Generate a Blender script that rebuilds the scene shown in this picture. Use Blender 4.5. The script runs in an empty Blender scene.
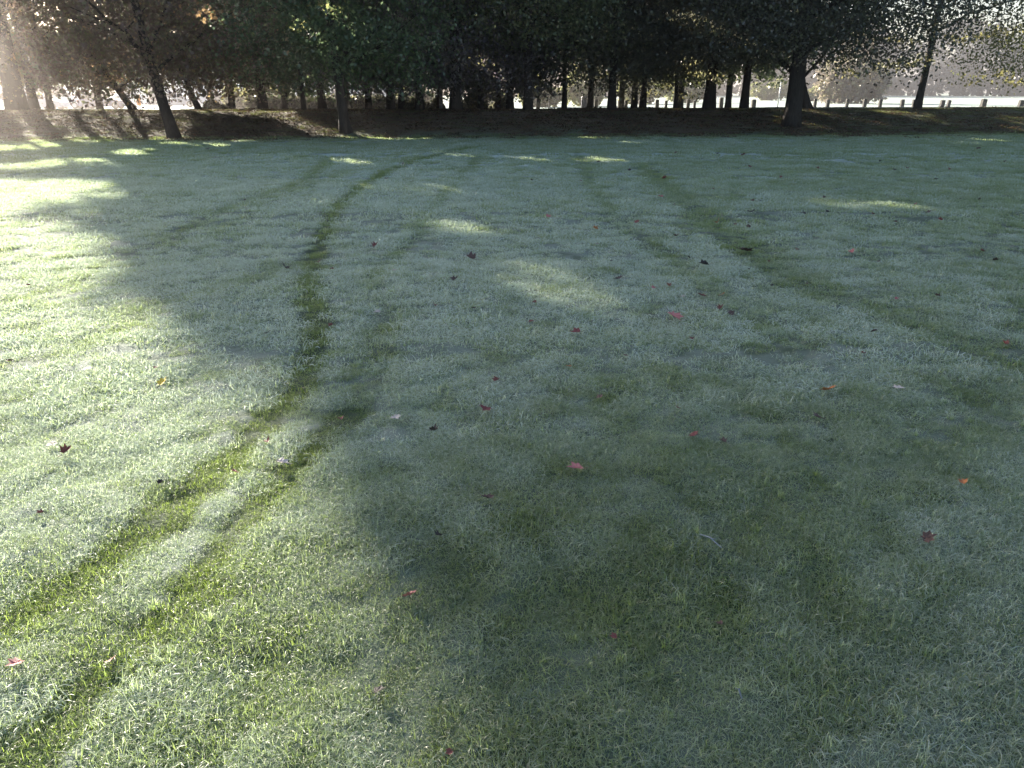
import bpy, math, random
import numpy as np
from mathutils import Vector, Matrix
R = math.radians
rng = np.random.default_rng(7)
random.seed(7)
sc = bpy.context.scene
C = sc.collection

# ------------------------------------------------------------------ camera
F_PX, PITCH, CAM_H = 773.0, R(20.7), 1.6
cam = bpy.data.cameras.new('camera'); camo = bpy.data.objects.new('camera', cam); C.objects.link(camo)
cam.sensor_width = 36.0; cam.lens = 36.0 * F_PX / 1024.0
cam.clip_start = 0.05; cam.clip_end = 6000
camo.location = (0, 0, CAM_H); camo.rotation_euler = (R(90) - PITCH, 0, 0)
sc.camera = camo

# ------------------------------------------------------------------ light
SUN_AZ, SUN_EL = R(36), R(20.7)          # azimuth to the left of straight ahead (+Y)
SUN = Vector((-math.sin(SUN_AZ) * math.cos(SUN_EL), math.cos(SUN_AZ) * math.cos(SUN_EL), math.sin(SUN_EL)))
w = bpy.data.worlds.new('World'); sc.world = w; w.use_nodes = True
nt = w.node_tree; nt.nodes.clear()
sky = nt.nodes.new('ShaderNodeTexSky'); sky.sky_type = 'NISHITA'; sky.sun_disc = False
sky.sun_elevation = SUN_EL; sky.sun_rotation = -SUN_AZ
sky.air_density = 1.0; sky.dust_density = 2.0; sky.ozone_density = 1.5
bg = nt.nodes.new('ShaderNodeBackground'); bg.inputs[1].default_value = 0.070
wo = nt.nodes.new('ShaderNodeOutputWorld')
nt.links.new(sky.outputs[0], bg.inputs[0]); nt.links.new(bg.outputs[0], wo.inputs[0])
sl = bpy.data.lights.new('sun', 'SUN'); sl.energy = 5.0; sl.angle = R(0.55); sl.color = (1.0, 0.92, 0.78)
so = bpy.data.objects.new('sun', sl); C.objects.link(so)
so.rotation_euler = SUN.to_track_quat('Z', 'Y').to_euler(); so.location = (-30, 40, 40)
sc.view_settings.view_transform = 'Standard'; sc.view_settings.look = 'None'
sc.view_settings.exposure = 2.38; sc.view_settings.gamma = 1.0
sc.cycles.max_bounces = 6; sc.cycles.transmission_bounces = 4; sc.cycles.diffuse_bounces = 3
sc.cycles.transparent_max_bounces = 4; sc.cycles.volume_bounces = 0
sc.cycles.caustics_reflective = False; sc.cycles.caustics_refractive = False

# ------------------------------------------------------------------ helpers: where a sight line meets the place
cp, sp_ = math.cos(PITCH), math.sin(PITCH)
def ray(px, py):
    u, v = (px - 512) / F_PX, (384 - py) / F_PX
    return np.array([u, cp + v * sp_, -sp_ + v * cp])
def at(px, py, D):
    d = ray(px, py); t = D / d[1]
    return np.array([d[0] * t, D, CAM_H + d[2] * t])
def flat(px, py, z=0.0):
    d = ray(px, py); t = (z - CAM_H) / d[2]
    return (d[0] * t, d[1] * t)

def _hash(ix, iy, s):
    n = (ix.astype(np.int64) * 374761393 + iy.astype(np.int64) * 668265263 + s * 974634777) & 0xffffffff
    n = ((n ^ (n >> 13)) * 1274126177) & 0xffffffff
    return ((n ^ (n >> 16)) & 0xffff) / 65535.0
def vnoise(x, y, s=0):
    x = np.asarray(x, float); y = np.asarray(y, float)
    ix, iy = np.floor(x), np.floor(y); fx, fy = x - ix, y - iy
    fx = fx * fx * (3 - 2 * fx); fy = fy * fy * (3 - 2 * fy)
    a = _hash(ix, iy, s); b = _hash(ix + 1, iy, s); c = _hash(ix, iy + 1, s); d = _hash(ix + 1, iy + 1, s)
    return (a * (1 - fx) + b * fx) * (1 - fy) + (c * (1 - fx) + d * fx) * fy
def fbm(x, y, s=0, o=3):
    r, a, t = 0, 1.0, 0
    for k in range(o):
        r = r + a * vnoise(x * 2**k + 13.7 * k, y * 2**k - 7.1 * k, s + k); t += a; a *= 0.5
    return r / t
def sstep(a, b, x):
    t = np.clip((x - a) / (b - a), 0, 1); return t * t * (3 - 2 * t)

def foot(x):
    return 31.2 + 0.11 * np.clip(x, -25, 30) + 0.5 * (fbm(np.asarray(x) * 0.25, 0 * np.asarray(x), 5) - .5)
BACK = 0.05
def ground(x, y):
    x = np.asarray(x, float); y = np.asarray(y, float)
    f = foot(x); wdt = 4.2 + 1.6 * sstep(2, 16, x)
    u_ = (y - f) / wdt; up = .25 * sstep(0, 1, u_) + .75 * np.clip(u_, 0, 1)
    top = 0.82 + 0.10 * (fbm(x * .2, y * .2, 9) - .5)
    dn = sstep(0, 1, (y - (f + wdt + 6)) / 9.0)
    z = top * up * (1 - dn) + BACK * dn
    far = sstep(75, 300, y)
    z = z + far * 0.45
    near = 1 - sstep(40, 60, y)
    z = z + near * (0.05 * (fbm(x * .45, y * .45, 21) - .5) + 0.022 * (fbm(x * 3.2, y * 3.2, 31) - .5))
    nn = (y < 14) & (y > 0)
    if nn.any():
        d = 0.030 * (fbm(x[nn] * 6.5, y[nn] * 6.5, 33, 2) - .5) * (1 - sstep(8, 14, y[nn])) - 0.016 * track_mask(x[nn], y[nn])
        z[nn] = z[nn] + d
    return z
def g1(x, y): return float(ground(np.array([x]), np.array([y]))[0])

# ------------------------------------------------------------------ frost map (hoar frost lies in patches, painted whiter where the lawn is sunlit, feet and tyres rubbed it off in tracks)
def seg_dist(x, y, poly, nomod=False):
    best = np.full(x.shape, 1e9)
    for (ax, ay), (bx, by) in zip(poly[:-1], poly[1:]):
        dx, dy = bx - ax, by - ay; L = dx * dx + dy * dy + 1e-9
        t = np.clip(((x - ax) * dx + (y - ay) * dy) / L, 0, 1)
        best = np.minimum(best, np.hypot(x - ax - t * dx, y - ay - t * dy))
    return best
def smooth_poly(pts, n=6):
    out = []
    P = [pts[0]] + pts + [pts[-1]]
    for i in range(1, len(P) - 2):
        for k in range(n):
            t = k / n
            out.append(tuple(0.5 * (2 * P[i][j] + (P[i+1][j] - P[i-1][j]) * t + (2*P[i-1][j] - 5*P[i][j] + 4*P[i+1][j] - P[i+2][j]) * t*t
                       + (-P[i-1][j] + 3*P[i][j] - 3*P[i+1][j] + P[i+2][j]) * t**3) for j in (0, 1)))
    out.append(pts[-1]); return out
TR = [  # (sight-line points, half width in metres, strength)
    ([(470,148),(402,165),(345,200),(325,232),(309,280),(316,325),(304,375),(272,415),(210,475),(130,540),(60,590),(-30,640)], .115, 1.0),
    ([(480,155),(440,200),(415,238),(375,278),(387,320),(372,375),(345,420)], .085, .74),
    ([(350,412),(320,440),(296,465),(235,530),(190,600),(130,652),(40,740),(-20,790)], .095, .98),
    ([(250,430),(195,500),(130,558),(50,620),(-20,680)], .045, .6),
    ([(345,172),(280,197),(200,236),(140,252),(60,248),(-30,256)], .11, .72),
    ([(330,160),(300,182),(235,205),(170,238),(110,262),(40,292),(-30,306)], .13, .8),
    ([(300,262),(225,288),(150,308),(80,347),(-20,372)], .11, .84),
    ([(578,150),(590,185),(620,222),(680,262),(740,308),(800,350)], .14, .66),
    ([(640,165),(690,205),(735,240),(800,280),(870,308),(960,338),(1080,385)], .24, .80),
    ([(380,255),(350,300),(360,345),(352,400)], .08, .45),
    ([(700,235),(790,240),(900,262)], .12, .25),
    ([(770,300),(790,262),(760,215)], .12, .25),
    ([(1030,395),(960,420),(880,470),(800,560),(760,700)], .3, .35),
]
TRW = [(smooth_poly([flat(*p) for p in pts]), hw, st) for pts, hw, st in TR]
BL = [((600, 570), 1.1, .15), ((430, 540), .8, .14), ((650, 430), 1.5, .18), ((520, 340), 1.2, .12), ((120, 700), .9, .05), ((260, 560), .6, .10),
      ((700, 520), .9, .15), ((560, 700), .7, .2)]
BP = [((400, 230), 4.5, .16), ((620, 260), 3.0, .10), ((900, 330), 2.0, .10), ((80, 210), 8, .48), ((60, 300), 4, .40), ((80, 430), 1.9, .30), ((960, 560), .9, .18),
      ((300, 200), 6, .12)]  # the strong boosts at left paint in sunlight as whiter frost
def track_mask(x, y):
    m = np.zeros(x.shape)
    wob = 0.75 + 0.5 * fbm(x * 2.5, y * 2.5, 77)
    for poly, hw, st in TRW:
        d = seg_dist(x, y, poly)
        edge = hw * (wob + .9 * (vnoise(x * 11, y * 11, 79) - .5))
        ragged = (.72 if st > .85 else .42) + 0.6 * fbm(x * 1.6, y * 1.6, 78 + int(hw * 100))
        m = np.maximum(m, .88 * st * np.clip(ragged, 0, 1) * (1 - sstep(edge * 0.8, edge * 1.45, d)))
    return m
def frost_at(x, y):
    n = fbm(x * 1.1, y * 1.1, 41, 4); n2 = fbm(x * 5.5, y * 4.5, 51, 4); n3 = fbm(x * 2.4, y * 2.0, 55, 3)
    n4 = vnoise(x * 26, y * 22, 58)
    b = 0.60 + 0.26 * (n - .5) + 0.85 * (n2 - .5) + 0.24 * (n3 - .5) + .22 * (n4 - .5) - 0.02 * (1 - sstep(1.5, 5.5, y))
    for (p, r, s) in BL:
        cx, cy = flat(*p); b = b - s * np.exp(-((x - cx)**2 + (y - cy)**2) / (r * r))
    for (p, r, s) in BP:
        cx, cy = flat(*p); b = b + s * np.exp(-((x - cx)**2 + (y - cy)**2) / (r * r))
    b = b * (1 - .6 * sstep(.58, .70, fbm(x * 11 + 3, y * 10, 57, 3)))
    b = b * (1 - track_mask(x, y))
    b = b * (1 - 0.8 * sstep(-3.5, 1.5, y - foot(x)))                  # none on the leafy bank under the crowns
    b = np.where(y > 60, 0.62, b)
    return np.clip(b, 0, 1)
def litter_at(x, y):
    f = foot(x); n = fbm(x * .8, y * .8, 61); n = n + .5 * (fbm(x * 4, y * 3, 62) - .5)
    l = sstep(-2.6, 1.2, y - f + (4.5 + 2.5 * sstep(0, 12, x)) * (n - .5)) * (1 - 0.30 * sstep(8, 20, x)) * (1 - sstep(48, 62, y + .3 * x))
    return np.clip(l, 0, 1)

# ------------------------------------------------------------------ the sunlit shapes on the ground (crowns are carved open to let the sun through)
LIT_PX = [(-60,178),(0,176),(60,179),(148,184),(140,196),(98,206),(88,222),(118,250),(150,290),(180,325),(225,352),(268,385),(298,425),(318,470),(338,520),(362,575),(385,625),(400,690),(418,768),(425,800)]
LITP = [flat(*p) for p in LIT_PX]
LITP += [(-0.25, 0.6), (0.3, -4), (-30, -4), (-34, 16.8)]
FLECK = [((335,202),(.34,.42),0), ((420,189),(1.2,.5),0), ((447,194),(.5,.22),0), ((480,228),(.6,.34),0), ((516,269),(.42,.46),0), ((540,281),(.42,.42),0), ((564,293),(.38,.36),0), ((588,304),(.3,.24),0),
         ((600,160),(.55,.6),0), ((862,206),(.75,.35),0), ((770,186),(.35,.2),0), ((638,143),(.7,.8),0), ((700,147),(.5,.4),0), ((405,139),(1.1,.5),0), ((370,137),(.8,.4),0),
         ((212,210),(0.25,0.20),0), ((150,232),(0.23,0.25),0), ((185,241),(0.15,0.17),0), ((30,164),(.9,.7),0), ((95,166),(1.2,.6),0), ((20,150),(.5,.3),0), ((130,155),(.3,.25),0),
         ((225,190),(.5,.3),0), ((640,420),(.0,.0),0)]
FL = [(flat(*p), r) for p, r, _ in FLECK if r[0] > 0]
# on the bank: the long bright slope left of the second front trunk, and mottled light behind the first one
def bank_pt(px, py):
    # sight line against the bank surface
    d = ray(px, py)
    for t in np.arange(25, 45, .05):
        p = d * t
        if CAM_H + p[2] < g1(p[0], p[1]): return (p[0], p[1])
    return (p[0], p[1])
STRIP = [bank_pt(*p) for p in [(262,113),(285,119),(308,128),(330,135),(385,138.6)]]
def in_poly(x, y, poly):
    inside = np.zeros(x.shape, bool); n = len(poly); j = n - 1
    for i in range(n):
        xi, yi = poly[i]; xj, yj = poly[j]
        c = ((yi > y) != (yj > y)) & (x < (xj - xi) * (y - yi) / (yj - yi + 1e-12) + xi)
        inside ^= c; j = i
    return inside
def lit(x, y, jit=0.0, part=True):
    wx = x + jit * (.04 + .04 * np.clip(y, 0, 20)) + 1.5 * (fbm(x * 1.1, y * .9, 91) - .5) * sstep(1, 6, y); wy = y + 1.6 * (fbm(x * 1.0, y * .8, 92) - .5) * sstep(1, 10, y)
    m = in_poly(wx, wy, LITP)
    for (cx, cy), (rx, ry) in FL:
        q = ((x - cx) / rx)**2 + ((y - cy) / ry)**2
        m |= (q + 1.3 * (vnoise(x * 3.5, y * 3.5, 93) - .5) < .95) & part
    d = seg_dist(x, y, STRIP)
    m |= (d < 0.42 + .25 * (vnoise(x * 2, y * 2, 94) - .5))
    f = y - foot(x)
    mott = (x < -12.2) & (f > -.2) & (f < 9) & (fbm(x * .9, y * .9, 95) > 0.47)
    m |= mott
    m |= (x < -8.5) & (f > 2.6) & (f < 4.4)
    m |= (x < -9) & (f < 0) & (f > -13) & (fbm(x * .55, y * 1.1, 96) > .66)
    # low light reaching the right-hand shoulder of the bank
    m |= (x > 13) & (f > 1.5) & (f < 5) & (fbm(x * .5, y * 1.3, 97) > .70)
    return m
SP = {917: [(895,62,39.6),(908,65,39.4),(884,68,39.6),(926,58,39.6)], 1072: [(1000,74,37.5),(978,80,37.6),(1016,82,37.4),(962,40,38),(985,34,38),(1010,30,38)], 709: [(700,73,38.6),(692,62,38.6),(722,80,38.6)],
      680: [(652,93,55),(688,96,55),(668,86,55)], 18: [(16,10,36.5),(40,4,36.5)], 134: [(104,64,36),(112,78,36)], 174: [(205,14,28)], 346: [(300,26,30),(330,8,30)],
      263: [(270,90,38),(240,92,38)], 790: [(902,40,33.5),(850,74,33)], 528: [(482,62,36)]}
SPOTS = [at(*q) for v in SP.values() for q in v]
def carve(P, size):
    """keep[] for crown points: False where the sun has to get through to a lit place on the ground"""
    k = P[:, 2] / SUN.z
    gx = P[:, 0] - SUN.x * k; gy = P[:, 1] - SUN.y * k
    gz = ground(gx, gy); k = (P[:, 2] - gz) / SUN.z
    gx = P[:, 0] - SUN.x * k; gy = P[:, 1] - SUN.y * k
    hx, hy = -math.sin(SUN_AZ), math.cos(SUN_AZ); rc = np.random.default_rng(len(P)); jit = rc.normal(0, 1, len(P)); part = rc.random(len(P)) < .94; m = lit(gx, gy, jit, part)
    for a, b in ((.8, 0), (-.8, 0), (0, 1.5), (0, -1.5)):
        m |= lit(gx + (hy * a + hx * b) * size, gy + (-hx * a + hy * b) * size, jit, part)
    # openings cut high in the crowns to let light down onto the lower boughs
    for sp in SPOTS:                    # chinks cut towards the sun to light the added sprays of leaves
        d = P - sp; t_ = d @ np.array(SUN); q = np.linalg.norm(d - t_[:, None] * np.array(SUN), axis=1)
        m |= (t_ > .35) & (q < .28 + .6 * size)
    m |= (P[:, 2] > 4.9) & (gy > 25) & (vnoise(gx * 1.1 + 5, gy * .45, 98) > .66)
    return ~m
# ------------------------------------------------------------------ materials
def mat(name):
    m = bpy.data.materials.new(name); m.use_nodes = True; m.node_tree.nodes.clear(); return m, m.node_tree
def N(t, kind, **kw):
    n = t.nodes.new(kind)
    for k, v in kw.items(): setattr(n, k, v)
    return n
def ramp(t, fac, stops):
    r = N(t, 'ShaderNodeValToRGB'); e = r.color_ramp.elements
    while len(e) > 1: e.remove(e[0])
    e[0].position, e[0].color = stops[0][0], (*stops[0][1], 1)
    for p, c in stops[1:]:
        q = e.new(p); q.color = (*c, 1)
    t.links.new(fac, r.inputs[0]); return r.outputs[0]
def mix(t, fac, a, b, blend='MIX'):
    m = N(t, 'ShaderNodeMix', data_type='RGBA', blend_type=blend)
    for s, v in ((m.inputs[0], fac), (m.inputs[6], a), (m.inputs[7], b)):
        if isinstance(v, (int, float)): s.default_value = v
        elif isinstance(v, tuple): s.default_value = (*v, 1)
        else: t.links.new(v, s)
    return m.outputs[2]
def mth(t, op, a, b=None, clamp=False):
    m = N(t, 'ShaderNodeMath', operation=op, use_clamp=clamp)
    for s, v in zip(m.inputs, (a, b)):
        if v is None: continue
        if isinstance(v, (int, float)): s.default_value = v
        else: t.links.new(v, s)
    return m.outputs[0]
def noise(t, scale, detail=4, vec=None, rough=.6):
    n = N(t, 'ShaderNodeTexNoise'); n.inputs['Scale'].default_value = scale; n.inputs['Detail'].default_value = detail; n.inputs['Roughness'].default_value = rough
    if vec is None:
        vec = N(t, 'ShaderNodeTexCoord').outputs['Object']
    t.links.new(vec, n.inputs['Vector']); return n.outputs['Fac']
def principled(t, col, rough=.8, bump=None, bs=.3, metal=0.0, spec=.5):
    p = N(t, 'ShaderNodeBsdfPrincipled'); p.inputs['Roughness'].default_value = rough; p.inputs['Metallic'].default_value = metal
    p.inputs['Specular IOR Level'].default_value = spec
    if isinstance(col, tuple): p.inputs['Base Color'].default_value = (*col, 1)
    else: t.links.new(col, p.inputs['Base Color'])
    if bump is not None:
        b = N(t, 'ShaderNodeBump'); b.inputs['Strength'].default_value = bs; b.inputs['Distance'].default_value = .02
        t.links.new(bump, b.inputs['Height']); t.links.new(b.outputs[0], p.inputs['Normal'])
    o = N(t, 'ShaderNodeOutputMaterial'); t.links.new(p.outputs[0], o.inputs[0]); return p
def simple(name, col, rough=.6, var=.15, scale=6, metal=0.0, spec=.5):
    m, t = mat(name); n = noise(t, scale)
    c = mix(t, n, tuple(x * (1 - var) for x in col), tuple(min(1, x * (1 + var)) for x in col))
    principled(t, c, rough, n, .15, metal, spec); return m

FROST = (0.74, 0.81, 0.75)
# ground
m_ground, t = mat('lawn_soil')
at_f = N(t, 'ShaderNodeAttribute', attribute_name='frost').outputs['Fac']
at_l = N(t, 'ShaderNodeAttribute', attribute_name='litter').outputs['Fac']
at_s = N(t, 'ShaderNodeAttribute', attribute_name='sward').outputs['Fac']
pos = N(t, 'ShaderNodeNewGeometry').outputs['Position']
nf = noise(t, 60, 3, pos); nm = noise(t, 9, 4, pos); nl = noise(t, 14, 5, pos)
soil = mix(t, nf, (.020, .032, .012), (.05, .075, .028))
swc = mix(t, nm, (.040, .075, .026), (.075, .12, .045))
base = mix(t, at_s, soil, swc)
ff = mth(t, 'MULTIPLY', at_f, mth(t, 'ADD', mth(t, 'MULTIPLY', at_s, .55), .18))
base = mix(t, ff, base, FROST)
lc = ramp(t, nl, [(.3, (.045, .033, .024)), (.5, (.105, .070, .048)), (.62, (.16, .105, .065)), (.75, (.085, .075, .045))])
base = mix(t, mth(t, 'MULTIPLY', at_l, .9), base, lc)
principled(t, base, .9, nf, .5, spec=.2)

def blade_material(name, lo, hi, dry, frost_tip=.9):
    m, t = mat(name)
    r = N(t, 'ShaderNodeAttribute', attribute_name='rnd').outputs['Fac']
    h = N(t, 'ShaderNodeAttribute', attribute_name='hgt').outputs['Fac']
    fr = N(t, 'ShaderNodeAttribute', attribute_name='frost', attribute_type='INSTANCER').outputs['Fac']
    tn = N(t, 'ShaderNodeAttribute', attribute_name='tone', attribute_type='INSTANCER').outputs['Fac']
    g = mix(t, r, lo, hi)
    g = mix(t, tn, g, tuple(1.35 * c for c in hi), 'MIX')
    isdry = mth(t, 'GREATER_THAN', r, .90)
    g = mix(t, isdry, g, dry)
    hh = mth(t, 'ADD', mth(t, 'MULTIPLY', h, 1.2), .10, True)
    rr = mth(t, 'ADD', mth(t, 'MULTIPLY', r, .7), .55)
    k = mth(t, 'MULTIPLY', mth(t, 'MULTIPLY', fr, hh), rr, True)
    k = mth(t, 'MULTIPLY', k, frost_tip, True)
    c = mix(t, k, g, FROST)
    d = N(t, 'ShaderNodeBsdfDiffuse'); tr = N(t, 'ShaderNodeBsdfTranslucent'); gl = N(t, 'ShaderNodeBsdfGlossy')
    t.links.new(c, d.inputs[0])
    tc = mix(t, k, mix(t, .5, g, tuple(min(1, 5 * x) for x in (hi[0] * 1.35, hi[1] * 1.35, hi[2] * .5))), FROST)
    t.links.new(tc, tr.inputs[0]); gl.inputs['Roughness'].default_value = .35
    a = N(t, 'ShaderNodeMixShader'); a.inputs[0].default_value = .5; t.links.new(d.outputs[0], a.inputs[1]); t.links.new(tr.outputs[0], a.inputs[2])
    b = N(t, 'ShaderNodeMixShader'); b.inputs[0].default_value = .035; t.links.new(a.outputs[0], b.inputs[1]); t.links.new(gl.outputs[0], b.inputs[2])
    o = N(t, 'ShaderNodeOutputMaterial'); t.links.new(b.outputs[0], o.inputs[0]); return m
m_blade = blade_material('grass_blade', (.040, .060, .022), (.092, .128, .034), (.24, .21, .12))

def leaf_material(name, stops, trans=.5, gloss=.05):
    m, t = mat(name)
    r = N(t, 'ShaderNodeAttribute', attribute_name='rnd').outputs['Fac']
    c = ramp(t, r, stops)
    d = N(t, 'ShaderNodeBsdfDiffuse'); tr = N(t, 'ShaderNodeBsdfTranslucent'); gl = N(t, 'ShaderNodeBsdfGlossy')
    t.links.new(c, d.inputs[0])
    g = N(t, 'ShaderNodeGamma'); g.inputs[1].default_value = .72; t.links.new(c, g.inputs[0]); t.links.new(g.outputs[0], tr.inputs[0])
    gl.inputs['Roughness'].default_value = .4
    a = N(t, 'ShaderNodeMixShader'); a.inputs[0].default_value = trans; t.links.new(d.outputs[0], a.inputs[1]); t.links.new(tr.outputs[0], a.inputs[2])
    b = N(t, 'ShaderNodeMixShader'); b.inputs[0].default_value = gloss; t.links.new(a.outputs[0], b.inputs[1]); t.links.new(gl.outputs[0], b.inputs[2])
    o = N(t, 'ShaderNodeOutputMaterial'); t.links.new(b.outputs[0], o.inputs[0]); return m
LEAF = {
 'green': leaf_material('green_foliage', [(0, (0.043, 0.074, 0.034)), (.6, (0.078, 0.127, 0.049)), (.9, (0.145, 0.194, 0.059)), (1, (0.292, 0.271, 0.078))]),
 'dark': leaf_material('dark_foliage', [(0, (0.050, 0.047, 0.034)), (.6, (0.084, 0.084, 0.050)), (.9, (0.143, 0.151, 0.060)), (1, (0.252, 0.218, 0.076))]),
 'russet': leaf_material('russet_foliage', [(0, (0.091, 0.058, 0.047)), (.45, (0.155, 0.091, 0.064)), (.75, (0.135, 0.135, 0.055)), (.93, (0.327, 0.182, 0.073)), (1, (0.436, 0.237, 0.109))]),
 'purple': leaf_material('purple_brown_foliage', [(0, (0.083, 0.066, 0.083)), (.5, (0.124, 0.099, 0.110)), (.8, (0.139, 0.151, 0.098)), (1, (0.304, 0.194, 0.139))]),
 'yellow': leaf_material('yellow_sunlit_foliage', [(0, (.07, .09, .03)), (.5, (.12, .14, .035)), (1, (.22, .20, .06))]),  # yellow-green with the sunlight on the leaves put into the colour
 'olive': leaf_material('olive_foliage', [(0, (0.064, 0.084, 0.037)), (.5, (0.112, 0.139, 0.053)), (1, (0.223, 0.206, 0.075))]),
 'beige': leaf_material('pale_brown_foliage', [(0, (.12, .09, .07)), (.5, (.16, .13, .09)), (1, (.20, .19, .09))]),
 'haze': leaf_material('distant_foliage', [(0, (.024, .022, .026)), (.5, (.034, .031, .034)), (1, (.05, .048, .042))], .3),
}
m_bark, t = mat('bark')
tcn = N(t, 'ShaderNodeTexCoord'); mp = N(t, 'ShaderNodeMapping'); mp.inputs['Scale'].default_value = (7, 7, 1.2)
t.links.new(tcn.outputs['Object'], mp.inputs[0]); nb = noise(t, 3.0, 6, mp.outputs[0])
principled(t, ramp(t, nb, [(.3, (.018, .014, .012)), (.55, (.045, .036, .030)), (.75, (.08, .068, .058))]), .9, nb, .9, spec=.2)

# ------------------------------------------------------------------ mesh helpers
def mesh_obj(name, V, Fa, material, parent=None, smooth=False, attrs=None):
    me = bpy.data.meshes.new(name)
    V = np.asarray(V, np.float32); Fa = [tuple(f) for f in Fa] if not isinstance(Fa, np.ndarray) else Fa
    if isinstance(Fa, np.ndarray):
        k = Fa.shape[1]; n = Fa.shape[0]
        me.vertices.add(len(V)); me.vertices.foreach_set('co', V.ravel())
        me.loops.add(n * k); me.loops.foreach_set('vertex_index', Fa.astype(np.int32).ravel())
        me.polygons.add(n); me.polygons.foreach_set('loop_start', np.arange(0, n * k, k, dtype=np.int32))
        me.polygons.foreach_set('loop_total', np.full(n, k, np.int32))
        me.update(calc_edges=True)
    else:
        me.from_pydata([tuple(map(float, v)) for v in V], [], Fa); me.update()
    if smooth: me.polygons.foreach_set('use_smooth', np.ones(len(me.polygons), bool))
    if attrs:
        for a, vals in attrs.items():
            at_ = me.attributes.new(a, 'FLOAT', 'POINT'); at_.data.foreach_set('value', np.asarray(vals, np.float32))
    if material: me.materials.append(material)
    o = bpy.data.objects.new(name, me)
    C.objects.link(o)
    if parent: o.parent = parent
    return o
def tag(o, label=None, cat=None, group=None, kind=None):
    if label: o['label'] = label
    if cat: o['category'] = cat
    if group: o['group'] = group
    if kind: o['kind'] = kind
    return o
def thing(name, loc, label, cat, group=None, rz=0):
    o = bpy.data.objects.new(name, None); C.objects.link(o); o.location = loc; o.rotation_euler[2] = rz; o.empty_display_size = .3
    return tag(o, label, cat, group)
class MB:
    def __init__(s): s.v = []; s.f = []
    def box(s, c, d, rz=0, taper=1.0, bev=0.0):
        b = len(s.v); cx, cy, cz = c; dx, dy, dz = (q / 2 for q in d); ca, sa = math.cos(rz), math.sin(rz)
        if bev <= 0: prof = [(-dz, 1, 0), (dz, taper, 0)]
        else: prof = [(-dz, 1, bev), (-dz + bev, 1, 0), (dz - bev, taper, 0), (dz, taper, bev)]
        for z, k, i in prof:
            for sx, sy in ((-1,-1),(1,-1),(1,1),(-1,1)):
                x, y = sx * (dx * k - i), sy * (dy * k - i)
                s.v.append((cx + x * ca - y * sa, cy + x * sa + y * ca, cz + z))
        n = len(prof)
        for k in range(n - 1):
            for j in range(4):
                a = b + 4 * k + j; a2 = b + 4 * k + (j + 1) % 4; s.f.append((a, a2, a2 + 4, a + 4))
        s.f.append((b + 3, b + 2, b + 1, b)); e = b + 4 * (n - 1); s.f.append((e, e + 1, e + 2, e + 3)); return s
    def tube(s, pts, rad, n=10, cap=True, wob=0.0, seed=0):
        rr = random.Random(seed); b = len(s.v); P = [Vector(p) for p in pts]
        ph = [rr.uniform(0, 6.28) for _ in range(3)]
        for i, p in enumerate(P):
            d = (P[min(i + 1, len(P) - 1)] - P[max(i - 1, 0)]).normalized()
            u = d.orthogonal().normalized() if abs(d.z) < .5 else Vector((1, 0, 0)).cross(d).normalized().cross(d) * -1
            u = (u - d * u.dot(d)).normalized(); v = d.cross(u)
            for k in range(n):
                a = 2 * math.pi * k / n
                r = rad[i] * (1 + wob * (math.sin(3 * a + ph[0]) * .5 + math.sin(5 * a + ph[1] + i * .3) * .35))
                s.v.append(tuple(p + (u * math.cos(a) + v * math.sin(a)) * r))
        for i in range(len(P) - 1):
            for k in range(n):
                a = b + i * n + k; a2 = b + i * n + (k + 1) % n; s.f.append((a, a2, a2 + n, a + n))
        if cap:
            s.f.append(tuple(reversed(range(b, b + n)))); e = b + (len(P) - 1) * n; s.f.append(tuple(range(e, e + n)))
        return s
    def prism(s, outline, y0, y1):   # outline in (x,z), extruded along y
        b = len(s.v); n = len(outline)
        for y in (y0, y1):
            for x, z in outline: s.v.append((x, y, z))
        for k in range(n):
            a, a2 = b + k, b + (k + 1) % n; s.f.append((a, a2, a2 + n, a + n))
        s.f.append(tuple(reversed(range(b, b + n)))); s.f.append(tuple(range(b + n, b + 2 * n))); return s
    def build(s, name, m, parent=None, smooth=False): return mesh_obj(name, s.v, s.f, m, parent, smooth)

# ------------------------------------------------------------------ ground sheet
rows = np.concatenate([np.arange(-12, 0.5, .5), 0.5 + np.cumsum(np.maximum(.035, .008 * np.arange(0, 1) )) , ])
yy = [0.5]
while yy[-1] < 1500:
    y_ = yy[-1]; yy.append(y_ + (max(.045, .009 * y_) if y_ < 28 else (.16 if y_ < 40 else max(.3, .02 * y_))))
ys = np.concatenate([np.arange(-12, .5, .5), np.array(yy)])
wv = 7.5 + 1.15 * np.maximum(ys, 0)
sv = np.sinh(np.linspace(-1.6, 1.6, 381)) / math.sinh(1.6)
X = wv[:, None] * sv[None, :]; Y = np.repeat(ys[:, None], len(sv), 1)
Z = ground(X, Y)
nr, nc = X.shape
idx = np.arange(nr * nc).reshape(nr, nc)
quads = np.stack([idx[:-1, :-1], idx[:-1, 1:], idx[1:, 1:], idx[1:, :-1]], -1).reshape(-1, 4)
xf, yf = X.ravel(), Y.ravel()
go = mesh_obj('ground', np.stack([xf, yf, Z.ravel()], 1), quads, m_ground, None, True,
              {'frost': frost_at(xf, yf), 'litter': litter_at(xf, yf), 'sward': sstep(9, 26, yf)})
tag(go, 'frosty park lawn with a leafy bank across the far side and a field beyond', 'ground', kind='structure')

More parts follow.
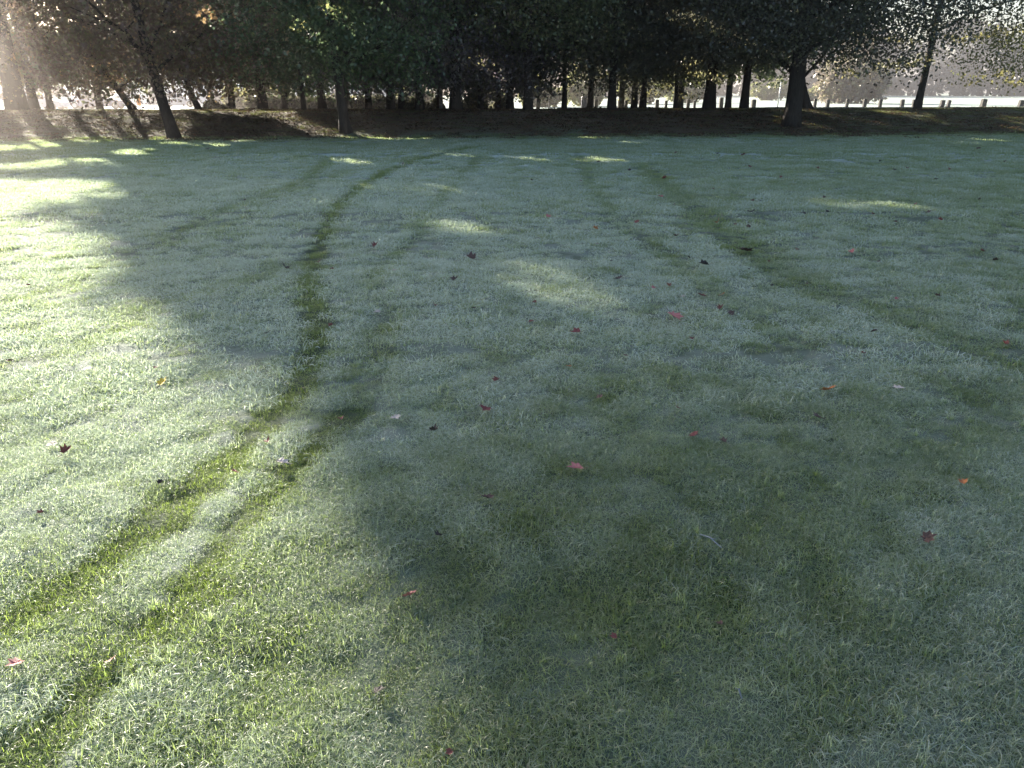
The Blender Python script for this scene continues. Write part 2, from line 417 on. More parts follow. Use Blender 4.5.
# ------------------------------------------------------------------ grass: patches of blades set out over the lawn
def blade_patch(nb, rad, L, Wd, seed, seg=3, lean=.75):
    r = np.random.default_rng(seed)
    th = r.uniform(0, 2 * np.pi, nb); rd = rad * np.sqrt(r.uniform(0, 1, nb)) * (0.75 + .5 * r.random(nb))
    bx, by = rd * np.cos(th), rd * np.sin(th)
    a = r.uniform(0, 2 * np.pi, nb)
    ln = L * np.clip(r.normal(1, .32, nb), .35, 2.0); le = np.clip(r.normal(lean, .33, nb), .05, 1.35)
    wd = Wd * r.uniform(.6, 1.3, nb); rnd = r.random(nb)
    V = np.zeros((nb, 2 * seg + 1, 3)); H = np.zeros((nb, 2 * seg + 1))
    dirx, diry = np.cos(a), np.sin(a); pxx, pyy = -diry, dirx
    tw = r.uniform(-.8, .8, nb)
    for k in range(seg + 1):
        s = k / seg
        ang = le * (0.35 + 0.95 * s)
        hor = ln * s * np.sin(ang); ver = ln * s * np.cos(ang)
        cx, cy, cz = bx + dirx * hor, by + diry * hor, ver - .004
        if k < seg:
            ww = wd * (1 - .55 * s) * .5
            V[:, 2*k] = np.stack([cx - pxx * ww, cy - pyy * ww, cz + tw * ww], 1)
            V[:, 2*k+1] = np.stack([cx + pxx * ww, cy + pyy * ww, cz - tw * ww], 1)
            H[:, 2*k] = H[:, 2*k+1] = s
        else:
            V[:, 2*seg] = np.stack([cx, cy, cz], 1); H[:, 2*seg] = 1
    nv = 2 * seg + 1; base = np.arange(nb)[:, None] * nv
    tris = []
    for k in range(seg - 1):
        tris += [base + np.array([2*k, 2*k+1, 2*k+3]), base + np.array([2*k, 2*k+3, 2*k+2])]
    tris.append(base + np.array([2*seg-2, 2*seg-1, 2*seg]))
    Fa = np.concatenate(tris).reshape(-1, 3)
    return V.reshape(-1, 3), Fa, H.ravel(), np.repeat(rnd, nv)

def scatter(name, P, rz, scl, frost, tone, variants, material, label, cat):
    coll = bpy.data.collections.new(name + '_source')
    for i, (V, Fa, H, rn) in enumerate(variants):
        o = mesh_obj(name + '_patch', V, Fa, material, None, False, {'hgt': H, 'rnd': rn})
        C.objects.unlink(o); coll.objects.link(o)
    me = bpy.data.meshes.new(name); me.vertices.add(len(P)); me.vertices.foreach_set('co', P.astype(np.float32).ravel())
    for nm, vals in (('rotz', rz), ('scl', scl), ('frost', frost), ('tone', tone)):
        a = me.attributes.new(nm, 'FLOAT', 'POINT'); a.data.foreach_set('value', vals.astype(np.float32))
    a = me.attributes.new('pick', 'INT', 'POINT'); a.data.foreach_set('value', rng.integers(0, len(variants), len(P)).astype(np.int32))
    me.update(); me.materials.append(material)
    o = bpy.data.objects.new(name, me); C.objects.link(o)
    ng = bpy.data.node_groups.new(name + '_nodes', 'GeometryNodeTree')
    ng.interface.new_socket('Geometry', in_out='INPUT', socket_type='NodeSocketGeometry')
    ng.interface.new_socket('Geometry', in_out='OUTPUT', socket_type='NodeSocketGeometry')
    gi = ng.nodes.new('NodeGroupInput'); goo = ng.nodes.new('NodeGroupOutput')
    ci = ng.nodes.new('GeometryNodeCollectionInfo'); ci.inputs['Collection'].default_value = coll
    ci.inputs['Separate Children'].default_value = True; ci.inputs['Reset Children'].default_value = True
    ip = ng.nodes.new('GeometryNodeInstanceOnPoints'); ip.inputs['Pick Instance'].default_value = True
    def named(nm, ty='FLOAT'):
        q = ng.nodes.new('GeometryNodeInputNamedAttribute'); q.data_type = ty; q.inputs['Name'].default_value = nm; return q.outputs['Attribute']
    cx = ng.nodes.new('ShaderNodeCombineXYZ'); ng.links.new(named('rotz'), cx.inputs[2])
    er = ng.nodes.new('FunctionNodeEulerToRotation'); ng.links.new(cx.outputs[0], er.inputs[0])
    ng.links.new(gi.outputs[0], ip.inputs['Points']); ng.links.new(ci.outputs[0], ip.inputs['Instance'])
    ng.links.new(named('pick', 'INT'), ip.inputs['Instance Index'])
    ng.links.new(er.outputs[0], ip.inputs['Rotation']); ng.links.new(named('scl'), ip.inputs['Scale'])
    ng.links.new(ip.outputs[0], goo.inputs[0])
    md = o.modifiers.new('scatter', 'NODES'); md.node_group = ng
    tag(o, label, cat, kind='stuff'); return o

def wedge(y0, y1, per_m2, margin=.8):
    c = 1 / math.sqrt(per_m2); W = .70 * y1 + margin
    gx, gy = np.meshgrid(np.arange(-W, W, c), np.arange(max(y0, .3), y1, c))
    x = gx.ravel() + rng.uniform(-.6, .6, gx.size) * c; y = gy.ravel() + rng.uniform(-.6, .6, gx.size) * c
    k = np.abs(x) < .70 * y + margin
    return x[k], y[k]
grass_layers = [  # y0,y1, patches per m2, blades, radius, length, width, variants
    (0.6, 4.2, 260, 240, .085, .026, .0019, 10),
    (4.2, 9.5, 100, 120, .10, .034, .0040, 6),
    (9.5, 19, 42, 90, .15, .042, .0075, 5),
    (19, 33.0, 17, 80, .22, .050, .013, 4)]
GP = []
for li, (y0, y1, dens, nb, rad, L, W, nv) in enumerate(grass_layers):
    x, y = wedge(y0, y1, dens)
    y = y + rng.uniform(-1, 1, len(y)) * np.where((y > y1 - .18 * y1) | ((y < y0 + .18 * y0) & (li > 0)), .14 * y, .03)
    keep = y < foot(x) + .3
    x, y = x[keep], y[keep]
    tuft = .4 * fbm(x * 2.2, y * 2.2, 131, 2) + .6 * fbm(x * 9, y * 9, 132, 2)
    keep = rng.random(len(x)) < 0.85 + .4 * tuft
    x, y, tuft = x[keep], y[keep], tuft[keep]
    fr = frost_at(x, y); tr = track_mask(x, y)
    scl = (0.30 + 1.45 * tuft) * rng.uniform(.75, 1.25, len(x)) * (1 - .20 * tr)
    tone = np.clip(.9 * (fbm(x * 1.7, y * 1.7, 141, 3) - .38) + .25 * tr, 0, 1)
    P = np.stack([x, y, ground(x, y)], 1)
    variants = [blade_patch(nb, rad, L, W, 1000 * li + k, 3 if li < 2 else 2, [1.0, .92, .8, .75][li]) for k in range(nv)]
    nm = ['grass_foreground', 'grass_midground', 'grass_open_lawn', 'grass_by_bank'][li]
    lb = ['short frosty grass blades nearest the viewer', 'frosted lawn grass crossed by rubbed green tracks', 'pale frosty grass in the middle of the lawn', 'thin frosty grass running up to the leafy bank'][li]
    scatter(nm, P, rng.uniform(0, 6.28, len(x)), scl, np.clip(fr * [.88, .95, 1.0, 1.0][li], 0, 1), tone, variants, m_blade, lb, 'grass')
# taller ungrazed tufts along the rubbed ruts
x = []; 
cand_x, cand_y = wedge(0.8, 9, 60)
tm = track_mask(cand_x, cand_y); k = (tm > .02) & (tm < .45) & (rng.random(len(tm)) < .35)
x, y = cand_x[k], cand_y[k]
scatter('grass_tufts', np.stack([x, y, ground(x, y)], 1), rng.uniform(0, 6.28, len(x)), rng.uniform(.35, .65, len(x)), frost_at(x, y), rng.uniform(.2, .9, len(x)),
        [blade_patch(34, .035, .075, .0042, 9000 + k, 3, .5) for k in range(5)], m_blade, 'longer green tufts left standing along the tracks', 'grass')
# grass and leaf litter on the bank
m_blade2 = blade_material('bank_grass_blade', (.030, .038, .016), (.055, .065, .026), (.13, .10, .06))
n = 9000
x = rng.uniform(-27, 27, n); y = foot(x) + rng.uniform(-.6, 8.5, n)
k = rng.random(n) < .35 + .4 * sstep(6, 18, x)
x, y = x[k], y[k]
scatter('grass_on_bank', np.stack([x, y, ground(x, y)], 1), rng.uniform(0, 6.28, len(x)), rng.uniform(.7, 1.3, len(x)), 0 * x + .05, rng.uniform(0, .7, len(x)),
        [blade_patch(60, .22, .055, .010, 9100 + k, 2, .8) for k in range(4)], m_blade2, 'rough dull grass on the slope of the bank', 'grass')
m_litter = leaf_material('dead_leaves', [(0, (.045, .032, .024)), (.4, (.085, .060, .038)), (.7, (.13, .092, .052)), (.92, (.18, .12, .065)), (1, (.20, .065, .045))], .15, .01)
def litter_patch(nl, rad, s, seed):
    r = np.random.default_rng(seed)
    c = np.stack([r.uniform(-rad, rad, nl), r.uniform(-rad, rad, nl), r.uniform(.01, .04, nl)], 1)
    a = r.uniform(0, 6.28, nl); tl = r.uniform(-.5, .5, (nl, 2)); sz = s * r.uniform(.5, 1.2, nl)
    u = np.stack([np.cos(a), np.sin(a), tl[:, 0]], 1) * sz[:, None]; v = np.stack([-np.sin(a), np.cos(a), tl[:, 1]], 1) * sz[:, None] * .7
    V = np.stack([c - u, c + v * .8 + u * -.1, c + u, c - v], 1).reshape(-1, 3)
    V[2::4, 2] += .02
    Fa = np.arange(nl * 4).reshape(-1, 4); rn = np.repeat(r.random(nl), 4)
    return V, Fa, rn, rn
n = 5200
x = rng.uniform(-28, 28, n); y = foot(x) + rng.normal(2.6, 2.6, n); y = np.maximum(y, foot(x) - 3.2 + rng.uniform(0, 2, n))
k = rng.random(n) < litter_at(x, y) * .9 + .03
x, y = x[k], y[k]
scatter('leaf_litter', np.stack([x, y, ground(x, y)], 1), rng.uniform(0, 6.28, len(x)), rng.uniform(.7, 1.3, len(x)), 0 * x, 0 * x,
        [litter_patch(22, .3, .042, 9200 + k) for k in range(5)], m_litter, 'brown autumn leaf litter thick on the bank', 'leaf litter')

# ------------------------------------------------------------------ fallen leaves on the lawn, every one its own object
LC = {}
def leaf_col(name, c, c2):
    m, t = mat(name + '_leaf'); nn = noise(t, 35, 3)
    cc = mix(t, ramp(t, nn, [(.4, (0, 0, 0)), (.65, (1, 1, 1))]), c, c2)
    d = principled(t, cc, .55, nn, .3, spec=.35); LC[name] = m
leaf_col('red', (.22, .06, .045), (.14, .05, .04)); leaf_col('dark_red', (.13, .025, .028), (.20, .05, .045)); leaf_col('brown', (.065, .035, .03), (.11, .06, .045))
leaf_col('dark', (.028, .020, .020), (.05, .035, .03)); leaf_col('pale', (.55, .50, .46), (.42, .30, .26)); leaf_col('orange', (.50, .20, .06), (.38, .13, .06))
leaf_col('yellow', (.62, .45, .04), (.5, .34, .04)); leaf_col('pink', (.48, .19, .17), (.34, .09, .09))
def leaf_mesh(seed, curl):
    r = random.Random(seed)
    # five-lobed outline like a maple or plane leaf, with folds along the veins
    pts = []; lob = [(-150, .62), (-125, .5), (-95, .86), (-72, .62), (-50, .95), (-22, .68), (0, 1.1), (22, .66), (50, .92), (72, .6), (95, .84), (125, .5), (150, .6), (180, .3)]
    for a, q in lob:
        a = R(a + r.uniform(-5, 5)); q *= r.uniform(.85, 1.12); pts.append((q * math.sin(a), q * math.cos(a)))
    V = [(0, 0, 0)]; V += [(x * .5, y * .5, 0) for x, y in pts]; V += [(x, y, 0) for x, y in pts]
    out = []
    for i, (x, y, z) in enumerate(V):
        rr = math.hypot(x, y)
        z = curl * (abs(x) ** 1.6) * .75 + .22 * curl * y * y + (r.uniform(-.07, .07) if i else 0) + .05
        out.append((x * (1 - .2 * curl), y, z))
    n = len(pts); Fa = []
    for k in range(n):
        a, b = 1 + k, 1 + (k + 1) % n; Fa += [(0, a, b), (a, a + n, b + n), (a, b + n, b)]
    st = MB(); st.tube([(0, -.2, .05), (.03, -.6, .08), (.1, -1.15, .2)], [.03, .025, .02], 5)
    return out, Fa, st
LM = [leaf_mesh(i, [.5, .9, 1.25, .7, 1.0, .35][i]) for i in range(6)]
_lm = {}
def put_leaf(px, py, col, wpx, label, group=None, k=None):
    x, y = flat(px, py, .045); z = g1(x, y)
    dist = y * cp + 1.5 * sp_
    s = wpx * dist / F_PX / 1.55
    i = (k if k is not None else (px * 7 + py) % 6); key = (i, col)
    if key not in _lm:
        out, Fa, st = LM[i]
        o = mesh_obj('fallen_leaf', out, Fa, LC[col]); me = o.data
        o2 = st.build('stalk', LC['brown']); _lm[key] = (me, o2.data); bpy.data.objects.remove(o); bpy.data.objects.remove(o2)
    o = bpy.data.objects.new('fallen_leaf', _lm[key][0]); C.objects.link(o)
    rr = random.Random(px * 31 + py)
    o.location = (x, y, z + .026 + .12 * s); o.scale = (s, s, s)
    o.rotation_euler = (rr.uniform(-.35, .55), rr.uniform(-.4, .4), rr.uniform(0, 6.28))
    tag(o, label, 'leaf', group or 'fallen autumn leaves on the lawn')
    if wpx * (1 if py > 240 else 0) >= 7:
        s2 = bpy.data.objects.new('stalk', _lm[key][1]); C.objects.link(s2); s2.parent = o
LEAVES = [
 (27,282,'dark_red',6,'small dark red leaf on bright frost at the upper left edge of the lawn'),
 (318,260,'red',6,'bright red leaf lying on the long curved green track'),
 (332,268,'red',5,'little red leaf just right of the long curved track'),
 (287,267,'dark',14,'dark curled leaf just left of the long curved track'),
 (375,245,'dark_red',8,'reddish leaf between the two long green tracks'),
 (472,258,'brown',12,'brown leaf above centre, below the oval sun fleck'),
 (455,281,'brown',11,'brown curled leaf left of the slanting streak of sunlight'),
 (435,305,'dark_red',7,'dark red leaf beside the narrow middle track, right of the pale one'),
 (473,307,'brown',6,'small brown leaf below left of the slanting streak of sunlight'),
 (378,309,'pale',8,'pale leaf standing in the narrow middle track'),
 (394,271,'pale',6,'small pale leaf at the upper bend of the narrow middle track'),
 (330,322,'red',7,'small red leaf on the right rim of the widest part of the curved track'),
 (267,332,'brown',9,'brown leaf in shade left of the widest part of the curved track'),
 (155,364,'red',6,'tiny red leaf just above the bright yellow leaf'),
 (161,379,'yellow',12,'bright yellow leaf on the sunlit frost'),
 (88,367,'dark',11,'dark leaf on the sunlit frost left of the yellow leaf'),
 (52,439,'dark',12,'dark curled leaf beside the orange red leaf at far left'),
 (64,448,'red',13,'orange red leaf on the sunlit frost at far left'),
 (267,437,'dark_red',10,'dark red leaf on the sunlit green track near the shadow edge'),
 (395,415,'pale',12,'whitish leaf in shade just right of the shadow edge'),
 (340,414,'dark_red',9,'dark red leaf left of the whitish leaf in the shade'),
 (433,427,'dark',13,'dark flat leaf right of the whitish leaf in the shade'),
 (486,407,'dark_red',15,'dark red and pale leaf near the middle, left of centre'),
 (497,380,'red',9,'red leaf just above the dark red and pale leaf'),
 (10,360,'brown',7,'brown leaf lying on the thin track at the left edge'),
 (660,195,'pink',7,'pink leaf far out on the right side, left of the broad faint track'),
 (664,178,'red',6,'red leaf far out where the broad faint track begins'),
 (752,211,'dark',10,'flat dark leaf beyond the largest dark leaf'),
 (637,220,'red',6,'red leaf between the two right-hand tracks, far out'),
 (676,234,'brown',7,'brown leaf right of the narrow right-hand track, far out'),
 (717,221,'orange',9,'orange leaf on the greenest part of the broad faint track'),
 (749,226,'brown',6,'brown leaf halfway between the flat dark leaf and the largest dark leaf'),
 (804,213,'dark',6,'dark leaf left of its near twin on the far right lawn'),
 (827,212,'dark',6,'dark leaf right of its near twin, by the thin sun streak'),
 (744,250,'brown',17,'largest dark brown leaf, lying on the broad faint track'),
 (705,263,'dark',10,'dark leaf left below the largest dark brown leaf'),
 (618,276,'dark',11,'dark curled leaf right above the slanting streak of sunlight'),
 (597,242,'pale',5,'white speck of a leaf above right of the sun streak'),
 (654,285,'pink',6,'small pinkish leaf left of the pair of white and red leaves'),
 (668,282,'red',7,'red leaf above the small white leaf'),
 (682,295,'pale',7,'small white leaf above the large pinkish red leaf'),
 (703,293,'red',10,'red leaf right of the small white leaf'),
 (722,291,'orange',8,'orange leaf at the top of the cluster of red ones right of centre'),
 (721,307,'red',9,'red leaf under the orange one in the cluster right of centre'),
 (732,311,'brown',9,'brown leaf at the right end of the cluster right of centre'),
 (673,315,'pink',18,'largest pinkish red leaf with a raised pale tip, right of centre'),
 (577,332,'dark_red',12,'dark red leaf near the lower end of the slanting sun streak'),
 (534,301,'red',6,'small red leaf on the upper edge of the slanting sun streak'),
 (532,320,'red',7,'small red leaf just below the slanting sun streak'),
 (625,353,'red',6,'red leaf alone below right of the dark red one by the sun streak'),
 (693,337,'red',8,'red leaf right below the largest pinkish red leaf'),
 (874,329,'brown',8,'brown leaf on the broad faint track at right'),
 (863,350,'red',7,'red leaf just under the broad faint track at right'),
 (828,387,'orange',17,'orange and white leaf at right, left of the white one'),
 (898,385,'pale',12,'white leaf at right, alone on the frost'),
 (1007,339,'red',9,'red leaf at the right edge of the lawn'),
 (939,292,'brown',7,'brown leaf near the right edge above the broad faint track'),
 (852,250,'pink',8,'pink leaf on the right side between the sun streak and the broad faint track'),
 (897,295,'pink',5,'tiny pink leaf above the broad faint track at right'),
 (599,396,'brown',9,'brown leaf with a pale edge just right of centre'),
 (569,367,'orange',7,'dull orange leaf just above the pale edged brown one'),
 (678,408,'red',7,'small red leaf below the largest pinkish red leaf, in plain grass'),
 (695,432,'dark_red',11,'dark red leaf, left one of two lying low at centre right'),
 (724,438,'brown',9,'brown leaf, right one of two lying low at centre right'),
 (819,417,'brown',14,'brown leaf sunk in the grass under the orange and white leaf'),
 (941,219,'dark_red',6,'dark red leaf far out at right, nearer of two'),
 (929,211,'brown',6,'brown leaf far out at right, farther of two'),
 (996,258,'brown',8,'brown leaf by the right edge, lower of two'),
 (982,249,'red',6,'red leaf by the right edge, upper of two'),
 (548,217,'pink',7,'pink leaf above centre, up from the sun streak'),
 (596,228,'orange',7,'orange leaf on the narrow right-hand track'),
 (40,507,'red',8,'red leaf on frost at the left edge, above the sunlit ruts'),
 (17,662,'pink',16,'pink and white leaf in the bottom left corner area'),
 (109,652,'red',13,'orange red leaf on bright green grass at lower left'),
 (235,467,'pink',9,'pinkish leaf between the two sunlit tracks'),
 (280,458,'pale',15,'pale leaf with a dark fold near the shadow edge'),
 (408,592,'pink',17,'pinkish red leaf alone in the lower middle'),
 (486,497,'brown',15,'brown leaf half hidden in shaded grass left of centre'),
 (377,685,'dark',16,'dark upright curled leaf in the lower left middle'),
 (450,747,'red',9,'dull red leaf at the bottom edge'),
 (439,531,'dark',12,'dark leaf in shade above the lone pinkish red one'),
 (161,477,'dark',10,'dark leaf between frost and green track at left'),
 (578,467,'pink',17,'purplish red leaf lying flat, centre of the lawn'),
 (615,630,'red',9,'small bright red leaf low in the middle'),
 (963,478,'orange',11,'orange leaf low on the right side'),
 (928,532,'brown',15,'brown leaf half buried low on the right side'),
 (721,620,'brown',8,'dull brown leaf low, right of the small bright red one'),
]
for L_ in LEAVES: put_leaf(*L_[:5], k=0 if L_[3] > 14 else None)
# a scatter of far, tiny ones that nothing tells apart
rr = random.Random(3)
for k in range(46):
    px = rr.uniform(190, 1015); py = rr.uniform(146, 205) if k < 34 else rr.uniform(205, 300)
    if px < 500 and py > 200: px += 400
    put_leaf(int(px), int(py), rr.choice(['brown', 'dark', 'dark_red', 'brown', 'red']), rr.uniform(3, 5.5),
             'tiny brownish fallen leaf, one of the specks dotted over the far lawn', 'tiny fallen leaves dotted over the far lawn')
# frosted twig and bleached blade
mt = simple('frosted_twig', (.17, .19, .20), .8)
for (a, b, nm, lb) in (((700, 531), (722, 543), 'twig', 'white frosted twig lying in shaded grass right of centre'), ((736, 689), (742, 697), 'twig', 'short bleached straw low at centre right')):
    p, q = flat(*a, .05), flat(*b, .05); zz = g1(*p) + .045
    mm = MB(); mm.tube([(p[0], p[1], zz), ((p[0] + q[0]) / 2, (p[1] + q[1]) / 2 + .006, zz + .008), (q[0], q[1], zz - .006)], [.0025, .0035, .002], 6)
    if nm == 'twig' and a[0] == 700: mm.tube([((p[0] + q[0]) / 2, (p[1] + q[1]) / 2, zz + .006), (q[0] - .015, q[1] + .03, zz + .014)], [.002, .0012], 5)
    tag(mm.build('twig', mt), lb, 'twig')

# ------------------------------------------------------------------ trees
def crown_leaves(c, zb, zt, rad, nvis, nup, sz, seed, clump=.55, lowcut=None, edge_r=1.0, carve_on=True, droop=.35, vis_top=6.4, gap=.0):
    """leaf faces in clumps inside a broad crown; fine leaves low down, larger sprays higher up"""
    r = np.random.default_rng(seed)
    def prof(z):                       # crown radius at height z
        s = np.clip((z - zb) / (zt - zb), 0, 1)
        return rad * np.sqrt(np.clip(1 - (np.maximum(s - .38, 0) / .62)**2.2, 0, 1)) * (.72 + .28 * np.minimum(s / .3, 1))
    out = []
    nvis = int(nvis * .95)
    for n, z0, z1, size, per in ((nvis, zb - droop, min(vis_top, zt), sz, 26), (nup, min(vis_top, zt), zt, max(sz * 2.3, .23), 14)):
        if n <= 0 or z1 <= z0: continue
        nc_ = max(3, n // per)
        z = r.uniform(z0, z1, nc_); a = r.uniform(0, 6.283, nc_); q = np.sqrt(r.uniform(0, 1, nc_)) ** (.8)
        pr = prof(np.maximum(z, zb + .05)) * (1 + .18 * np.sin(3 * a + seed) + .10 * np.sin(7 * a + 2 * seed))
        # ragged lower edge: hangs lower in some places
        lift = droop * 2.2 * vnoise(c[0] * 1.3 + np.cos(a) * q * 3 + seed, np.sin(a) * q * 3 + c[1], seed)
        cc = np.stack([c[0] + pr * q * np.cos(a), c[1] + pr * q * np.sin(a), z + np.where(z < zb + 1.2, lift, 0)], 1)
        if gap > 0:
            cc = cc[vnoise(cc[:, 0] * .8 + seed, cc[:, 2] * 1.0 + cc[:, 1] * .5, seed + 3) > gap]
        rn_c = r.random(len(cc))
        k = np.repeat(np.arange(len(cc)), per)
        sig = clump * np.array([1, 1, .55]) * (1 if size == sz else 1.5)
        p = cc[k] + r.normal(0, 1, (len(k), 3)) * sig
        s = size * r.uniform(.55, 1.25, len(k)); rnd = np.clip(.65 * r.random(len(k)) + .35 * rn_c[k], 0, 1)
        out.append((p, s, rnd))
    p = np.concatenate([o[0] for o in out]); s = np.concatenate([o[1] for o in out]); rnd = np.concatenate([o[2] for o in out])
    p[:, 2] = np.maximum(p[:, 2], 1.0 + .5 * r.random(len(p)))
    if carve_on:
        kk = carve(p, s); p, s, rnd = p[kk], s[kk], rnd[kk]
    n = len(p)
    u = r.normal(0, 1, (n, 3)); u /= np.linalg.norm(u, axis=1)[:, None]
    v = r.normal(0, 1, (n, 3)); v[:, 2] *= .5; v -= (v * u).sum(1)[:, None] * u; v /= np.linalg.norm(v, axis=1)[:, None]
    u *= s[:, None]; v *= (s * .62)[:, None]
    V = np.stack([p - u, p + v - u * .15, p + u, p - v - u * .15], 1).reshape(-1, 3)
    return V, np.arange(n * 4).reshape(-1, 4), np.repeat(rnd, 4)

def make_tree(name, label, x, y, r0, h, zb, rad, hue, nvis=9000, nup=1500, sz=.072, lean=(0, 0), seed=0, group=None, limbs=6, trunk_top=None, z0=None, carve_on=True,
              spots=None, off=(0, 0), clump=.55, droop=.6, vis_top=6.4, gap=0.0, flare=1.45, bend=0):
    g = g1(x, y) if z0 is None else z0
    o = thing(name, (x, y, g), label, 'tree', group); spots = spots or []
    rr = random.Random(seed * 13 + 5); mb = MB()
    tt = trunk_top or h * .55
    pts, rad_ = [], []
    for i in range(11):
        s = i / 10; z = -.15 + (tt + .15) * s
        pts.append((lean[0] * z + bend * math.sin(s * 3.1) + rr.uniform(-.02, .02) * (i > 0), lean[1] * z, z))
        rad_.append(r0 * ((1 - .55 * s) + (flare - 1) * .8 * math.exp(-max(z, 0) / .22)))
    mb.tube(pts, rad_, 14, True, .10, seed)
    for k in range(limbs):
        s0 = rr.uniform(.32, .95) if k > 1 else .36 + .1 * k
        i0 = s0 * 10; i_ = int(i0); p0 = Vector(pts[i_]).lerp(Vector(pts[min(i_ + 1, 10)]), i0 - i_)
        a = rr.uniform(0, 6.28) if k > 1 else (0.3 + 2.6 * k) + rr.uniform(-.4, .4); L = rad * rr.uniform(.5, .85); up = rr.uniform(.35, .9)
        q = []; 
        for j in range(6):
            t_ = j / 5; q.append((p0.x + math.cos(a) * L * t_ + rr.uniform(-.08, .08) * j, p0.y + math.sin(a) * L * t_, p0.z + L * up * (t_ - .25 * t_ * t_) + rr.uniform(-.05, .05) * j))
        rl = r0 * (1 - .55 * s0) * rr.uniform(.35, .55)
        mb.tube(q, [rl * (1 - .85 * j / 5) + .008 for j in range(6)], 8, True, .05, k)
        for m_ in range(2):
            j0 = rr.choice([2, 3, 4]); b = a + rr.uniform(-1, 1); l2 = L * .45
            q2 = [tuple(Vector(q[j0]) + Vector((math.cos(b), math.sin(b), .35)) * l2 * t_ / 3) for t_ in range(4)]
            mb.tube(q2, [rl * .35 * (1 - t_ / 4) + .005 for t_ in range(4)], 6)
    mb.build('trunk', m_bark, o, True)
    cx, cy = x + off[0] + lean[0] * tt * .7, y + off[1] + lean[1] * tt * .7
    V, Fa, rnd = crown_leaves((cx, cy), zb, h + g, rad, nvis, nup, sz, seed, clump, droop=droop, carve_on=carve_on, vis_top=vis_top, gap=gap)
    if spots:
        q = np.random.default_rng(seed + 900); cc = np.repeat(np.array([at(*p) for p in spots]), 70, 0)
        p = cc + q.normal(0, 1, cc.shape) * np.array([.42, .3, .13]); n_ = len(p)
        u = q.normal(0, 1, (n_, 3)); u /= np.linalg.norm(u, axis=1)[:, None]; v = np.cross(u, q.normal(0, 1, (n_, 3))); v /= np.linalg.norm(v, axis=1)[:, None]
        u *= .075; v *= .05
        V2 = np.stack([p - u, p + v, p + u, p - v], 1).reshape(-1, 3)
        V = np.concatenate([V, V2]); Fa = np.arange(len(V)).reshape(-1, 4); rnd = np.concatenate([rnd, np.repeat(q.uniform(.85, 1, n_), 4)])  # added sprays get the palest leaf colours, painted as if sunlit
    V = V - np.array([x, y, g])
    mesh_obj('crown', V, Fa, LEAF[hue], o, False, {'rnd': rnd})
    return o

def T(px, py, D, wpx, label, **kw):
    p = at(px, py, D); r0 = wpx * (D * cp) / F_PX / 2 / 1.02
    kw['spots'] = SP.get(px)
    return make_tree(kw.pop('name', 'park_tree'), label, float(p[0]), float(D), r0, **kw)
GF, GC, GB = 'trees at the foot of the bank', 'trees along the top of the bank', 'trees behind the bank'
# three at the foot of the bank
T(174,138, 29.8, 12, 'tree with a leaning dark trunk, leftmost of three at the foot of the bank', h=21.5, zb=1.65, rad=5.2, hue='russet', nvis=26000, nup=9000, lean=(-.14, .02), seed=1, group=GF, trunk_top=6.5, bend=-.1)
T(346,136, 31.2, 11, 'tree with a slim slightly leaning trunk beside the sunlit slope of the bank', h=17.0, zb=2.00, rad=4.6, hue='green', nvis=22000, nup=9000, lean=(-.07, 0), seed=2, group=GF, trunk_top=6.5)
T(790,131, 34.2, 18, 'stout dark tree with the thickest trunk, at the foot of the bank right of centre', h=20.0, zb=2.60, rad=6.4, hue='dark', nvis=34000, nup=15000, lean=(.01, 0), seed=3, group=GF, trunk_top=7.5, limbs=9, flare=1.3)
# along the top
T(18,112, 37.5, 19, 'thick trunked tree on the bank at the far left edge', h=21.5, zb=1.65, rad=5.2, hue='russet', nvis=20000, nup=12000, seed=4, group=GC, flare=1.3)
T(134,111, 37.0, 7, 'strongly leaning pale lit trunk left of the first front tree', h=21.5, zb=1.65, rad=3.6, hue='russet', nvis=12000, nup=7000, lean=(-.62, 0), seed=5, group=GC, trunk_top=3.0)
T(199,112, 36.5, 6, 'thin leaning trunk just right of the first front tree', h=21.5, zb=1.65, rad=4.2, hue='russet', nvis=14000, nup=8000, lean=(-.3, 0), seed=6, group=GC, trunk_top=3.5)
T(263,110, 38.5, 9, 'straight trunk at the top of the sunlit slope of the bank', h=14.0, zb=2.00, rad=4.2, hue='olive', nvis=15000, nup=6000, seed=7, group=GC)
T(304,112, 36.5, 5, 'thin trunk between the sunlit slope and the second front tree', h=12.0, zb=2.00, rad=3.0, hue='green', nvis=12000, nup=3500, seed=8, group=GC)
T(323,109, 43, 8, 'narrow trunk just left of the second front tree', h=16.0, zb=2.00, rad=4, hue='green', nvis=8000, nup=5000, lean=(-.06,0), seed=9, group=GC)
T(369,110, 40, 6, 'slender trunk just right of the second front tree', h=15.0, zb=2.00, rad=4, hue='purple', nvis=12000, nup=5000, seed=10, group=GC)
T(391,111, 37.5, 8, 'left one of two close trunks left of the tall lamp post', h=18.0, zb=2.00, rad=4.4, hue='purple', nvis=16000, nup=8000, seed=11, group=GC)
T(402,111, 38.5, 6, 'right one of two close trunks left of the tall lamp post', h=16.0, zb=2.00, rad=3.4, hue='purple', nvis=8000, nup=5000, seed=12, group=GC)
T(420,111, 37.5, 8, 'greyish trunk standing just left of the tall lamp post', h=18.0, zb=1.65, rad=4.0, hue='dark', nvis=12000, nup=8000, seed=13, group=GC)
T(456,112, 36.5, 12, 'tall bare stemmed trunk just right of the tall lamp post', h=20.0, zb=1.65, rad=5.0, hue='purple', nvis=20000, nup=12000, seed=14, group=GC, trunk_top=9)
T(481,110, 39.5, 6, 'short dark trunk second right of the tall lamp post', h=16.0, zb=1.65, rad=3.4, hue='dark', nvis=14000, nup=6000, seed=15, group=GC)
